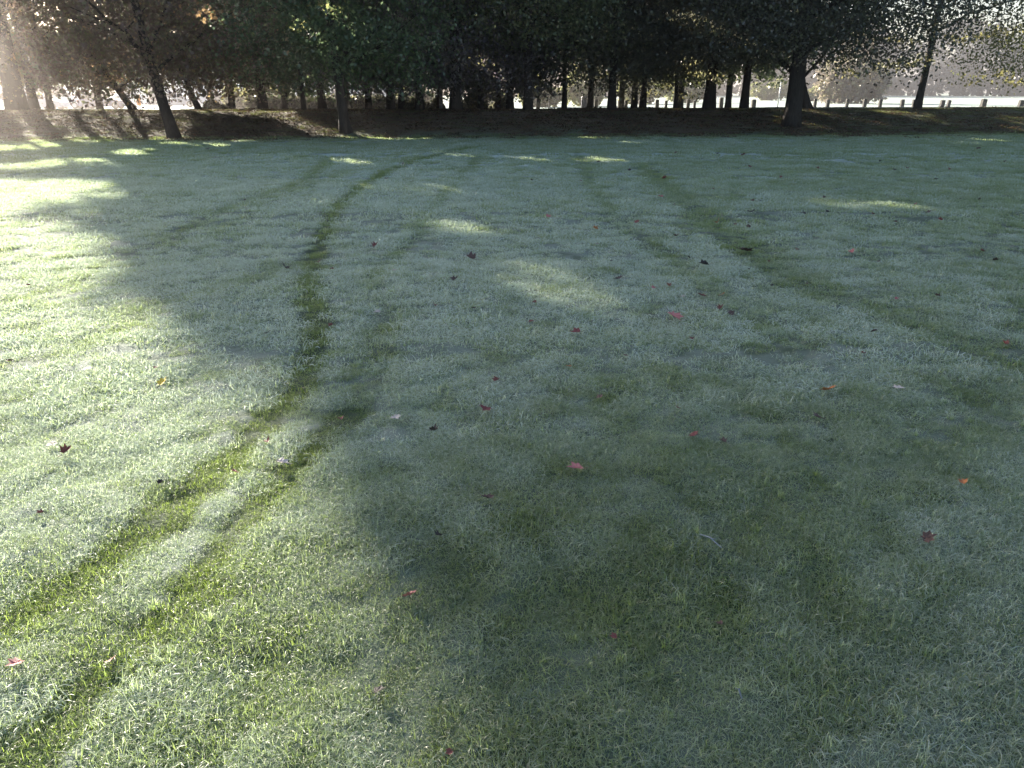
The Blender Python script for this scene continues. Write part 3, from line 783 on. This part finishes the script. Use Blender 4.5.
T(510,110, 39.5, 7, 'dark trunk close left of the tall straight central one', h=17.0, zb=1.65, rad=3.6, hue='dark', nvis=14000, nup=6000, seed=16, group=GC)
T(528,112, 36.3, 9, 'tall straight central trunk left of the litter bin', h=21.0, zb=3.40, rad=5.4, hue='olive', nvis=24000, nup=14000, seed=17, group=GC, trunk_top=10)
T(564,110, 41, 5, 'thin twin stemmed trunk against the bright gap left of the litter bin', h=15.0, zb=4.40, rad=3.2, hue='olive', nvis=8000, nup=6000, seed=18, group=GC)
T(612,111, 37.5, 8, 'dark trunk hidden in low dark foliage right of the litter bin', h=20.0, zb=2.30, rad=4.2, hue='dark', nvis=24000, nup=12000, seed=19, group=GC)
T(643,110, 41, 6, 'dark trunk wrapped in leaves midway between the bin and the bottle shaped trunk', h=18.0, zb=1.80, rad=4.0, hue='dark', nvis=18000, nup=9000, seed=20, group=GC)
T(675,110, 41, 4, 'thin stem left of the bottle shaped trunk', h=14.0, zb=2.25, rad=2.8, hue='dark', nvis=9000, nup=4000, seed=21, group=GC)
T(709,110, 39.5, 11, 'bottle shaped trunk left of the stout dark tree', h=21.0, zb=3.00, rad=5.2, hue='dark', nvis=22000, nup=14000, seed=22, group=GC, flare=1.5)
T(744,110, 42, 8, 'straight trunk between the bottle shaped one and the stout dark tree', h=20.0, zb=3.00, rad=4.2, hue='dark', nvis=14000, nup=10000, seed=23, group=GC)
T(806,110, 39.5, 10, 'slanting trunk half hidden behind the stout dark tree', h=19.0, zb=3.50, rad=4.6, hue='green', nvis=16000, nup=12000, lean=(-.3, 0), seed=24, group=GC, trunk_top=4, flare=1.8)
T(917,109, 40.0, 7, 'slim pale grey trunk on the bank at right among the bollards', h=18.0, zb=4.10, rad=5.0, hue='dark', nvis=8500, nup=11000, lean=(.05, 0), seed=25, group=GC, gap=.30, clump=.52)
T(1072,108, 38.5, 10, 'tree beyond the right edge whose leafy boughs hang into view', h=19.0, zb=2.30, rad=6.4, hue='yellow', nvis=18000, nup=14000, seed=26, group=GC, gap=.12, clump=.45)  # yellow hue paints sunlight onto these hanging boughs
# behind the bank
back = [(50,46,21,2.0,'russet','brown leaved'),(100,50,22,2.0,'olive','olive leaved'),(232,47,21,1.9,'russet','russet leaved'),(285,52,13,1.7,'green','green leaved'),
        (345,50,14,2.2,'purple','purple brown leaved'),(440,50,17,1.9,'dark','dark leaved'),(498,48,17,1.8,'purple','deep brown leaved'),(590,56,19,5.0,'olive','olive green'),
        (634,50,19,3.0,'dark','densest dark'),(680,58,19,2.6,'yellow','yellow green'),(728,56,19,2.6,'olive','dull green'),]
for i, (px, D, h, zb, hue, word) in enumerate(back):
    where = {50:'behind the blue car at left',100:'above the cars left of the first front tree',232:'right of the first front tree',285:'behind the sunlit slope',345:'behind the second front tree',
             440:'behind the tall lamp post',498:'left of the tall straight central trunk',590:'above the litter bin',634:'at the middle right, over the bollards',680:'catching the sun left of the bottle shaped trunk',
             728:'right of the bottle shaped trunk',}[px]
    T(px, 106, D, 7, f'{word} tree standing behind the bank, {where}', h=h, zb=zb, rad=3.8 if px in (498, 634) else 5.2, hue=hue, nvis=9000, nup=8000, sz=.15, seed=40 + i, group=GB, clump=.6, gap=.0 if px not in (850, 975) else .35)
# off to the left and right, throwing their shade on the lawn and the bank
for i, (x, y, h, hue) in enumerate([(-33, 38, 23, 'russet'), (-44, 43, 20, 'russet'), (-30, 46, 25, 'olive'), (-25, 43, 25, 'green'),
                                    (-22, 60, 12, 'olive'), (-12, 60, 17, 'green'), (-2, 62, 19, 'dark'), (8, 60, 20, 'dark')]):
    lab = ['brown tree beyond the left edge, nearest the frame', 'brown tree farthest beyond the left edge', 'olive tree behind the thick trunk at far left', 'green tree behind the bank between the thick trunk and the leaning lit one',
           'olive tree in the rearmost row behind the cars',
           'green tree in the rearmost row behind the slope', 'dark tree in the rearmost row at centre', 'dark tree in the rearmost row right of centre'][i]
    make_tree('park_tree', lab, x, y, .22, h, 2.6, 5.6, hue, 6000, (22000 if x < -20 else 9000) if y < 55 else 6000, .17, seed=70 + i, group=GB, gap=0 if x < 25 else .2)

# ------------------------------------------------------------------ far woodland, bushes and hedge
def bush(name, label, cat, x, y, rx, rz, hue, n, sz, seed, group=None, z0=None):
    g = g1(x, y) if z0 is None else z0
    o = thing(name, (x, y, g), label, cat, group); r = np.random.default_rng(seed)
    nc_ = n // 20
    d = r.normal(0, 1, (nc_, 3)); d /= np.linalg.norm(d, axis=1)[:, None]; q = r.uniform(.3, 1, nc_)**.5
    cc = d * q[:, None] * np.array([rx, rx * .7, rz * .5]) + np.array([0, 0, rz * .5])
    cc[:, 2] *= 1 + .25 * np.sin(cc[:, 0] * 5 / rx + seed)
    k = np.repeat(np.arange(nc_), 20); p = cc[k] + r.normal(0, 1, (len(k), 3)) * np.array([rx, rx, rz]) * .07
    p[:, 2] = np.abs(p[:, 2]); m_ = len(p); s = sz * r.uniform(.5, 1.2, m_)
    u = r.normal(0, 1, (m_, 3)); u /= np.linalg.norm(u, axis=1)[:, None]; v = np.cross(u, r.normal(0, 1, (m_, 3))); v /= np.linalg.norm(v, axis=1)[:, None]
    u *= s[:, None]; v *= s[:, None] * .7
    V = np.stack([p - u, p + v, p + u, p - v], 1).reshape(-1, 3)
    mesh_obj('foliage', V, np.arange(m_ * 4).reshape(-1, 4), LEAF[hue], o, False, {'rnd': np.repeat(r.random(m_), 4)})
    mb = MB()
    for j in range(5):
        a = j * 1.3 + seed; mb.tube([(0, 0, -.1), (math.cos(a) * rx * .25, math.sin(a) * rx * .2, rz * .3), (math.cos(a) * rx * .5, math.sin(a) * rx * .4, rz * .7)], [rz * .03, rz * .02, rz * .008], 7)
    mb.build('stems', m_bark, o, True)
    return o
def B(px, py, D, wpx, hpx, *a, name='bush', label='', cat='bush', hue='yellow', n=3000, sz=.3, seed=0, group=None):
    p = at(px, py, D); s = D * cp / F_PX
    return bush(name, label, cat, float(p[0]), D, wpx * s / 2, hpx * s, hue, n, sz, seed, group)
GBu = 'bushes and small trees across the field'
B(850,100,115,72,52, label='large pale brown and green bush beyond the bollards, right of the stout tree', hue='beige', n=7000, sz=.32, seed=1, group=GBu)
B(541,104,90,46,22, label='sunlit yellow green bush seen left of the twin stemmed trunk', hue='yellow', n=3000, sz=.25, seed=2, group=GBu)
B(585,104,95,50,34, label='sunlit yellow green bush seen behind the litter bin', hue='yellow', n=4000, sz=.25, seed=3, group=GBu)
B(640,102,110,60,26, label='yellowish bush across the field left of the thin stem', hue='yellow', n=3000, sz=.3, seed=4, group=GBu)
B(688,102,120,50,24, label='yellowish bush across the field behind the bottle shaped trunk', hue='yellow', n=3000, sz=.3, seed=5, group=GBu)
B(770,99,150,40,16, label='yellow and pink tinged bush seen left of the stout tree', hue='yellow', n=2500, sz=.3, seed=6, group=GBu)
B(812,99,140,34,12, label='low bright green bush just right of the stout tree', hue='yellow', n=2500, sz=.3, seed=7, group=GBu)
B(415,107,85,40,22, label='pale sunlit bush seen left of the tall lamp post', hue='yellow', n=2500, sz=.25, seed=8, group=GBu)
B(492,107,85,36,16, label='pale sunlit bush seen right of the tall lamp post', hue='yellow', n=2500, sz=.25, seed=9, group=GBu)
B(278,104,88,30,22, label='pale yellow bush right of the straight trunk over the slope', hue='yellow', n=2500, sz=.25, seed=10, group=GBu)
B(240,104,80,34,18, label='yellow green bush behind the bank left of the straight trunk', hue='yellow', n=2500, sz=.25, seed=11, group=GBu)
# woodland edge across the field: every tree of the row its own object
k = 0
for i, x in enumerate(np.arange(-150, 215, 19.0)):
    y = 255 + 18 * math.sin(i * 1.9) + (0 if x > -20 else -60)
    hh = 19 + 2 * math.sin(i * 2.7)
    if x < -20: hh *= .55
    o = thing('woodland_tree', (x, y, g1(x, y)), 'dim grey tree in the woodland edge far across the field', 'tree', 'dim grey trees of the far woodland edge')
    r = np.random.default_rng(500 + i); n = 4200; nc_ = n // 20
    a = r.uniform(0, 6.28, nc_); z = r.uniform(0.0, 1, nc_); q = np.sqrt(r.random(nc_)) * 13 * np.sqrt(np.clip(1 - np.maximum(z - .45, 0)**2 / .31, .02, 1))
    cc = np.stack([q * np.cos(a), q * np.sin(a), z * hh + .5], 1); kk = np.repeat(np.arange(nc_), 20)
    p = cc[kk] + r.normal(0, 1, (n, 3)) * np.array([1.2, 1.2, .9]); p[:, 2] = np.abs(p[:, 2])
    s = r.uniform(.5, 1.1, n)[:, None]; u = r.normal(0, 1, (n, 3)); u /= np.linalg.norm(u, axis=1)[:, None]; v = np.cross(u, r.normal(0, 1, (n, 3))); v /= np.linalg.norm(v, axis=1)[:, None]
    V = np.stack([p - u * s, p + v * s * .7, p + u * s, p - v * s * .7], 1).reshape(-1, 3)
    mesh_obj('crown', V, np.arange(n * 4).reshape(-1, 4), LEAF['haze'], o, False, {'rnd': np.repeat(np.clip(.6 * r.random(n) + .4 * r.random(nc_)[kk], 0, 1), 4)})
    MB().tube([(0, 0, -.3), (.2, 0, hh * .4), (0, 0, hh * .7)], [.5, .4, .15], 8).build('trunk', m_bark, o, True)
GU = 'dark evergreen shrubs behind the bank'
for i_, (px_, D_, w_, h_, lb_) in enumerate([(408,50,22,17,'dark shrub just left of the tall lamp post'), (432,54,26,15,'dark shrub directly behind the tall lamp post'),
      (470,50,36,22,'dark shrub right of the tall bare stemmed trunk'), (500,52,26,18,'dark shrub left of the tall straight central trunk'), (215,54,30,14,'dark shrub right of the thin leaning trunk')]):
    B(px_, 109, D_, w_, h_, name='shrub', label=lb_, cat='shrub', hue='dark', n=2600, sz=.13, seed=30 + i_, group=GU)
# clipped hedge and low things behind the bank at left centre
p = at(325, 110, 62); hx0 = at(248, 110, 62)[0]; hx1 = at(412, 110, 62)[0]
r = np.random.default_rng(77); n = 9000
pp = np.stack([r.uniform(0, hx1 - hx0, n), r.uniform(-.5, .5, n), r.uniform(0, 1.15, n)], 1) + r.normal(0, .06, (n, 3))
u = r.normal(0, .11, (n, 3)); v = r.normal(0, .08, (n, 3))
V = np.stack([pp - u, pp + v, pp + u, pp - v], 1).reshape(-1, 3)
ho = thing('hedge', (float(hx0), 62, g1(float(hx0), 62)), 'low dark clipped hedge behind the bank, either side of the second front tree', 'hedge')
mesh_obj('foliage', V, np.arange(n * 4).reshape(-1, 4), LEAF['dark'], ho, False, {'rnd': np.repeat(r.random(n), 4)})
mb = MB()
for j in range(14): mb.tube([((j + .5) * (hx1 - hx0) / 14, 0, -.1), ((j + .5) * (hx1 - hx0) / 14 + .1, 0, 1.0)], [.04, .02], 6)
mb.build('stems', m_bark, ho, True)

# ------------------------------------------------------------------ bollards, posts, bin, bench
m_wood = simple('weathered_post_wood', (.030, .026, .023), .85, .3, 9); m_cap = simple('post_end_grain', (.05, .043, .038), .8, .2, 20)
m_metal = simple('grey_galvanised_metal', (.30, .31, .33), .45, .1, 4, metal=.6); m_navy = simple('dark_blue_bin_paint', (.020, .024, .050), .4, .1, 5)
def bollard(px, D, wpx, hpx, label, lean=0):
    p = at(px, 105, D); s = D * cp / F_PX; wd, hh = wpx * s, hpx * s; g = g1(float(p[0]), D)
    o = thing('bollard', (float(p[0]), D, g), label, 'bollard', 'wooden bollards along the edge of the field')
    mb = MB(); mb.box((0, 0, hh * .46), (wd, wd, hh * .96 + .1), 0, .94, wd * .06); mb.build('post', m_wood, o)
    mb = MB(); mb.box((0, 0, hh * .97 + .055), (wd * .97, wd * .97, hh * .07), 0, .82, wd * .05); mb.build('cap', m_cap, o)
    o.rotation_euler[1] = lean
BOL = [(538,4.5,10,'bollard just right of the tall straight central trunk',0),(596,4,9,'bollard right beside the litter bin',0),(613,3,8,'first bollard under the low dark foliage right of the bin',0),
 (619,3,8,'second bollard under the low dark foliage right of the bin',0),(626,3.5,8,'third bollard under the low dark foliage right of the bin',0),(640,3,8,'bollard midway between the bin and the thin stem',0),
 (657,4,9,'bollard two left of the thin stem',0),(666,3,8,'bollard next left of the thin stem',0),(682,3,8,'bollard next right of the thin stem',0),(688,3.5,9,'dark bollard between the thin stem and the bottle shaped trunk',0),
 (694.5,2.6,8,'slim bollard left of the bottle shaped trunk',0),(721,4.2,11,'bollard right of the bottle shaped trunk',0),(753.5,4.6,9,'bollard right of the straight trunk, left of the thin pole',0),
 (814.5,3.2,9.5,'first bollard right of the stout dark tree',.03),(827.5,3.6,9,'second bollard right of the stout dark tree',0),(846.5,3,9.5,'third bollard right of the stout dark tree',.04),(864.5,3.6,9.5,'fourth bollard right of the stout dark tree',0),
 (880,3.2,9,'fifth bollard, second left of the slim grey trunk',0),(902,3.6,9,'bollard next left of the slim grey trunk',0),(913.5,3.0,9,'bollard touching the left side of the slim grey trunk',0),
 (941,4.2,8.5,'left one of a close pair right of the slim grey trunk',.12),(947.5,3.2,8.5,'right one of a close pair right of the slim grey trunk',.12),(982.5,5,9.5,'single broad bollard standing alone near the right edge',.08),
 (1019.5,4.2,8.5,'left bollard of the pair at the right edge',.12),(1024.5,3.5,8.5,'bollard cut by the right edge',0.05)]
for px, wp, hp, lb, ln in BOL: bollard(px, 64, wp * .9, hp + 3.2, lb, ln)
# litter bin
p = at(584, 108, 66); g = g1(float(p[0]), 66); s = 66 * cp / F_PX
o = thing('litter_bin', (float(p[0]), 66, g), 'dark blue litter bin with a slot and domed lid beside the bollards', 'litter bin')
hb = 1.25
mb = MB(); mb.box((0, 0, hb * .4), (.46, .46, hb * .8), 0, 1.0, .02); mb.build('body', m_navy, o)
mb = MB(); mb.box((0, 0, hb * .83), (.38, .38, hb * .07)); mb.build('opening', simple('bin_opening_black', (.01, .01, .01)), o)
mb = MB(); mb.box((0, 0, hb * .92), (.50, .50, hb * .12), 0, .7, .02); mb.build('lid', m_navy, o)
# bench-like picnic table
p = at(556, 107, 70); g = g1(float(p[0]), 70)
o = thing('picnic_table', (float(p[0]), 70, g), 'dark wooden picnic table behind the twin stemmed trunk', 'table')
mb = MB()
for j in range(5): mb.box((0, -.3 + .15 * j, .98), (1.5, .135, .05))
mb.build('tabletop', m_wood, o)
for sy in (-1, 1):
    MB().box((0, sy * .62, .6), (1.5, .26, .05)).build('seat', m_wood, o)
for sx in (-1, 1):
    mb = MB(); mb.tube([(sx * .6, -.6, 0), (sx * .6, -.15, .95)], [.05, .05], 6); mb.build('leg', m_wood, o)
    mb = MB(); mb.tube([(sx * .6, .6, 0), (sx * .6, .15, .95)], [.05, .05], 6); mb.build('leg', m_wood, o)
    MB().box((sx * .6, 0, .55), (.06, 1.4, .09)).build('cross_bar', m_wood, o)
# lamp post in front of the tree row
p = at(441, 110, 40); q = at(439, 71, 40); g = g1(float(p[0]), 40); hh = float(q[2]) - g
o = thing('lamp_post', (float(p[0]), 40, g), 'slim grey lamp post with a small lantern head standing on the bank', 'lamp post')
dx = float(q[0] - p[0])
MB().tube([(0, 0, -.1), (0, 0, .5)], [.085, .08], 12).build('base', m_metal, o, True)
MB().tube([(0, 0, .5), (dx * .8, 0, hh * .82)], [.055, .045], 12).build('pole', m_metal, o, True)
MB().tube([(dx * .8, 0, hh * .82), (dx * .85, 0, hh * .86), (dx * .95, 0, hh * .97)], [.06, .10, .15], 12).build('lantern', simple('lantern_glass', (.42, .43, .45), .3), o, True)
MB().tube([(dx * .95, 0, hh * .97), (dx, 0, hh * 1.0), (dx, 0, hh * 1.02)], [.19, .13, .03], 12).build('cap', m_metal, o, True)
# thin pole across the field
p = at(777.5, 106, 75); q = at(779, 80, 75); g = g1(float(p[0]), 75); hh = float(q[2]) - g
o = thing('sign_pole', (float(p[0]), 75, g), 'thin pale metal pole just left of the stout dark tree', 'pole')
MB().tube([(0, 0, -.1), (.1, 0, hh)], [.055, .05], 10).build('pole', m_metal, o, True)
MB().tube([(.1, 0, hh), (.1, 0, hh + .06)], [.07, .03], 10).build('cap', m_metal, o, True)

# ------------------------------------------------------------------ cars and houses seen under the crowns at left
m_glass = simple('car_glass', (.03, .035, .045), .08, .05, 3, spec=.8); m_tyre = simple('tyre_rubber', (.02, .02, .02), .8); m_rim = simple('wheel_rim', (.35, .35, .37), .3, .1, 4, metal=.8)
m_lamp = simple('tail_lamp_red', (.45, .02, .02), .25); m_hl = simple('headlamp_clear', (.6, .62, .62), .15); m_trim = simple('black_trim', (.015, .015, .017), .5)
def car(px, D, rz, col, label, van=False):
    x = float(at(px, 105, D)[0]); g = g1(x, D); o = thing('parked_car', (x, D, g), label, 'car', 'cars parked beyond the bank', rz)
    m = simple('car_paint', col, .25, .03, 3, spec=.7)
    L, W, H = (4.3, 1.76, 1.47) if not van else (4.9, 1.95, 2.0)
    if van:
        body = [(-L/2, .3), (L/2 - .05, .3), (L/2, .75), (L/2 - .3, 1.05), (L/2 - 1.15, 1.2), (-L/2 + .02, 1.2), (-L/2, .9)]
        top = [(-L/2 + .03, 1.2), (L/2 - 1.15, 1.2), (L/2 - 1.75, H), (-L/2 + .12, H)]
    else:
        body = [(-L/2, .35), (-L/2 + .1, .24), (L/2 - .1, .24), (L/2, .4), (L/2 - .02, .66), (L/2 - .35, .80), (L/2 - 1.15, .92), (-L/2 + .25, .94), (-L/2 + .03, .82)]
        top = [(-L/2 + .35, .94), (L/2 - 1.15, .92), (L/2 - 1.85, 1.40), (L/2 - 2.3, H), (-L/2 + 1.2, H - .01), (-L/2 + .75, 1.36)]
    # body with tucked ends, cabin narrower towards the roof
    def loft(outline, ws):
        b = MB(); n = len(outline); secs = ws
        for (yk, sh) in secs:
            cxm = sum(p_[0] for p_ in outline) / n; 
            for (xx, zz) in outline: b.v.append((cxm + (xx - cxm) * sh, yk, zz))
        for i in range(len(secs) - 1):
            for k_ in range(n):
                a = i * n + k_; a2 = i * n + (k_ + 1) % n; b.f.append((a, a2, a2 + n, a + n))
        b.f.append(tuple(reversed(range(n)))); e = (len(secs) - 1) * n; b.f.append(tuple(range(e, e + n))); return b
    loft(body, [(-W/2, .955), (-W/2 + .1, .995), (0, 1), (W/2 - .1, .995), (W/2, .955)]).build('body', m, o)
    cb = loft(top, [(-W/2 + .1, .9), (-W/2 + .2, 1), (0, 1), (W/2 - .2, 1), (W/2 - .1, .9)])
    for i, v in enumerate(cb.v):
        k_ = (v[2] - .92) / (H - .92); cb.v[i] = (v[0], v[1] * (1 - .13 * max(0, k_)), v[2])
    cab = cb.build('cabin', m_glass, o)
    zt = H + .004; rx0, rx1 = top[-1][0] + (.45 if not van else 0), top[2][0] - (.45 if not van else 0)
    MB().box(((rx0 + rx1) / 2, 0, zt), (abs(rx1 - rx0) + .1, W * .74, .05), 0, .96, .012).build('roof', m, o)
    for sy in (-1, 1):
        for xx in ([-L/2 + 1.2, .0, L/2 - 1.5]):
            MB().tube([(xx, sy * (W/2 - .09), .93), (xx * .9, sy * (W/2 - .19), H - .02)], [.035, .03], 6).build('pillar', m, o)
        MB().box((L/2 - 1.35, sy * (W/2 + .06), .98), (.12, .16, .12), 0, .9, .02).build('wing_mirror', m, o)
        MB().box((-.05, sy * (W/2 + .003), .78), (.16, .02, .03)).build('door_handle', m_trim, o)
        for xx in (-L/2 + .78, L/2 - .85):
            wlo = MB().tube([(xx, sy * (W/2 - .2), .32), (xx, sy * (W/2 + .01), .32)], [.32, .32], 20).build('wheel', m_tyre, o)
            MB().tube([(xx, sy * (W/2 - .1), .32), (xx, sy * (W/2 + .02), .32)], [.20, .20], 16).build('rim', m_rim, wlo)
        MB().box((L/2 - .06, sy * W * .36, .63), (.16, .34, .13), 0, .9, .02).build('headlight', m_hl, o)
        MB().box((-L/2 + .04, sy * W * .38, .72), (.12, .26, .16), 0, .9, .02).build('tail_light', m_lamp, o)
    MB().box((-L/2 - .03, 0, .40), (.12, W * .9, .20), 0, 1, .03).build('rear_bumper', m_trim if not van else m, o)
    MB().box((L/2 + .01, 0, .40), (.12, W * .9, .20), 0, 1, .03).build('front_bumper', m, o)
    return o
car(104, 80, R(8), (.04, .06, .17), 'dark blue hatchback parked beyond the bank, left of the leaning lit trunk')
car(80, 84, R(95), (.30, .36, .50), 'light blue car seen end on with red tail lights, left of the dark blue hatchback')
car(60, 82, R(12), (.78, .78, .76), 'white van parked right of the thick trunked tree at far left', van=True)
car(42, 76, R(4), (.30, .38, .55), 'pale blue car parked behind the thick trunked tree at far left')
car(2, 80, R(10), (.75, .75, .75), 'white car at the far left edge beyond the bank')
car(180, 90, R(5), (.45, .44, .52), 'silver car beyond the bank just right of the first front tree')
car(232, 92, R(4), (.05, .06, .09), 'black car beyond the bank right of the thin leaning trunk')
car(340, 95, R(3), (.6, .6, .62), 'white car half hidden by the hedge behind the second front tree')
# orange sign by the leaning trunk
x = float(at(139.5, 106, 70)[0]); g = g1(x, 70)
o = thing('road_sign', (x, 70, g), 'small orange panel on a short post by the leaning lit trunk', 'sign')
MB().tube([(0, .03, -.1), (0, .03, 1.0)], [.03, .03], 8).build('post', m_metal, o)
MB().box((0, 0, .9), (.32, .03, .9), 0, 1, .008).build('panel', simple('orange_panel', (.75, .25, .04), .5), o)

m_roof = simple('slate_roof', (.10, .10, .12), .7, .25, 8); m_win = simple('window_glass', (.10, .12, .16), .08, .1, 3, spec=.8); m_frame = simple('white_window_frame', (.75, .75, .75), .5)
def house(px0, px1, D, col, storeys, label, gab=True):
    x0, x1 = float(at(px0, 105, D)[0]), float(at(px1, 105, D)[0]); g = g1((x0 + x1) / 2, D); W = x1 - x0; dep = 8.0; H = 2.8 * storeys
    o = thing('house', ((x0 + x1) / 2, D + dep / 2, g), label, 'house', 'pale houses beyond the car park')
    mw = simple('rendered_wall', col, .8, .08, 1.5)
    MB().box((0, 0, H / 2 - .1), (W, dep, H + .2)).build('wall', mw, o)
    mb = MB(); y0, y1 = -dep/2 - .35, dep/2 + .35; rh = 2.8
    mb.v += [(-W/2 - .3, y0, H + .003), (W/2 + .3, y0, H + .003), (W/2 + .3, y1, H + .003), (-W/2 - .3, y1, H + .003), (-W/2 - .3, 0, H + rh), (W/2 + .3, 0, H + rh)]
    mb.f += [(0, 1, 5, 4), (2, 3, 4, 5), (0, 4, 3), (1, 2, 5), (3, 2, 1, 0)]
    rf = mb.build('roof', m_roof, o)
    MB().box((W * .3, 0, H + rh), (.9, .6, 1.6), 0, .95).build('chimney', mw, rf)
    n = max(2, int(W / 3.2)); dj = n // 2
    for st in range(storeys):
        for j in range(n):
            xx = -W/2 + (j + .5) * W / n
            if st == 0 and j == dj:
                dd = MB().box((xx, -dep/2 - .03, 1.05), (.95, .08, 2.1), 0, 1, .01).build('door', simple('door_paint', (.06, .08, .12), .4), o)
                MB().box((xx + .35, -dep/2 - .09, 1.0), (.05, .05, .12)).build('handle', m_metal, dd); continue
            wn = MB().box((xx, -dep/2 - .012, 1.5 + 2.8 * st), (1.3, .05, 1.15)).build('window', m_win, o)
            fr = MB(); z_ = 1.5 + 2.8 * st; yf_ = -dep/2 - .045
            for (a, b, c_, d_) in ((xx, z_ + .6, 1.42, .07), (xx, z_ - .6, 1.42, .07), (xx - .68, z_, .07, 1.13), (xx + .68, z_, .07, 1.13), (xx, z_, .05, 1.13)):
                fr.box((a, yf_, b), (c_, .06, d_))
            fr.build('frame', m_frame, wn)
            MB().box((xx, -dep/2 - .09, z_ - .68), (1.55, .18, .06)).build('sill', m_frame, wn)
house(-30, 40, 108, (.72, .72, .74), 2, 'white rendered house at the far left edge behind the thick trunk')
house(46, 78, 112, (.78, .76, .72), 2, 'cream white house seen over the white van')
house(118, 165, 110, (.80, .78, .76), 2, 'bright white house seen left of the first front tree')
house(180, 228, 116, (.66, .66, .74), 2, 'pale lilac grey house right of the first front tree')
house(262, 352, 112, (.70, .72, .74), 1, 'long low pale building seen over the hedge')
house(362, 408, 118, (.66, .64, .60), 1, 'pale low building seen behind the close trunks')

# ------------------------------------------------------------------ thin haze, tinted and thickened to stand in for sun flare
HAZE = 0.0021
if HAZE > 0:
    mh, t = mat('glare_haze'); pv = N(t, 'ShaderNodeVolumePrincipled'); pv.inputs['Density'].default_value = HAZE
    pv.inputs['Color'].default_value = (1.0, .91, .87, 1); pv.inputs['Anisotropy'].default_value = .81
    ot = N(t, 'ShaderNodeOutputMaterial'); t.links.new(pv.outputs[0], ot.inputs['Volume'])
    MBx = MB().box((0, 740, 12.5), (3600, 1560, 29)).build('haze', mh)
    tag(MBx, 'thin pinkish haze before the trees, added to stand in for sun glare', 'haze', kind='stuff')
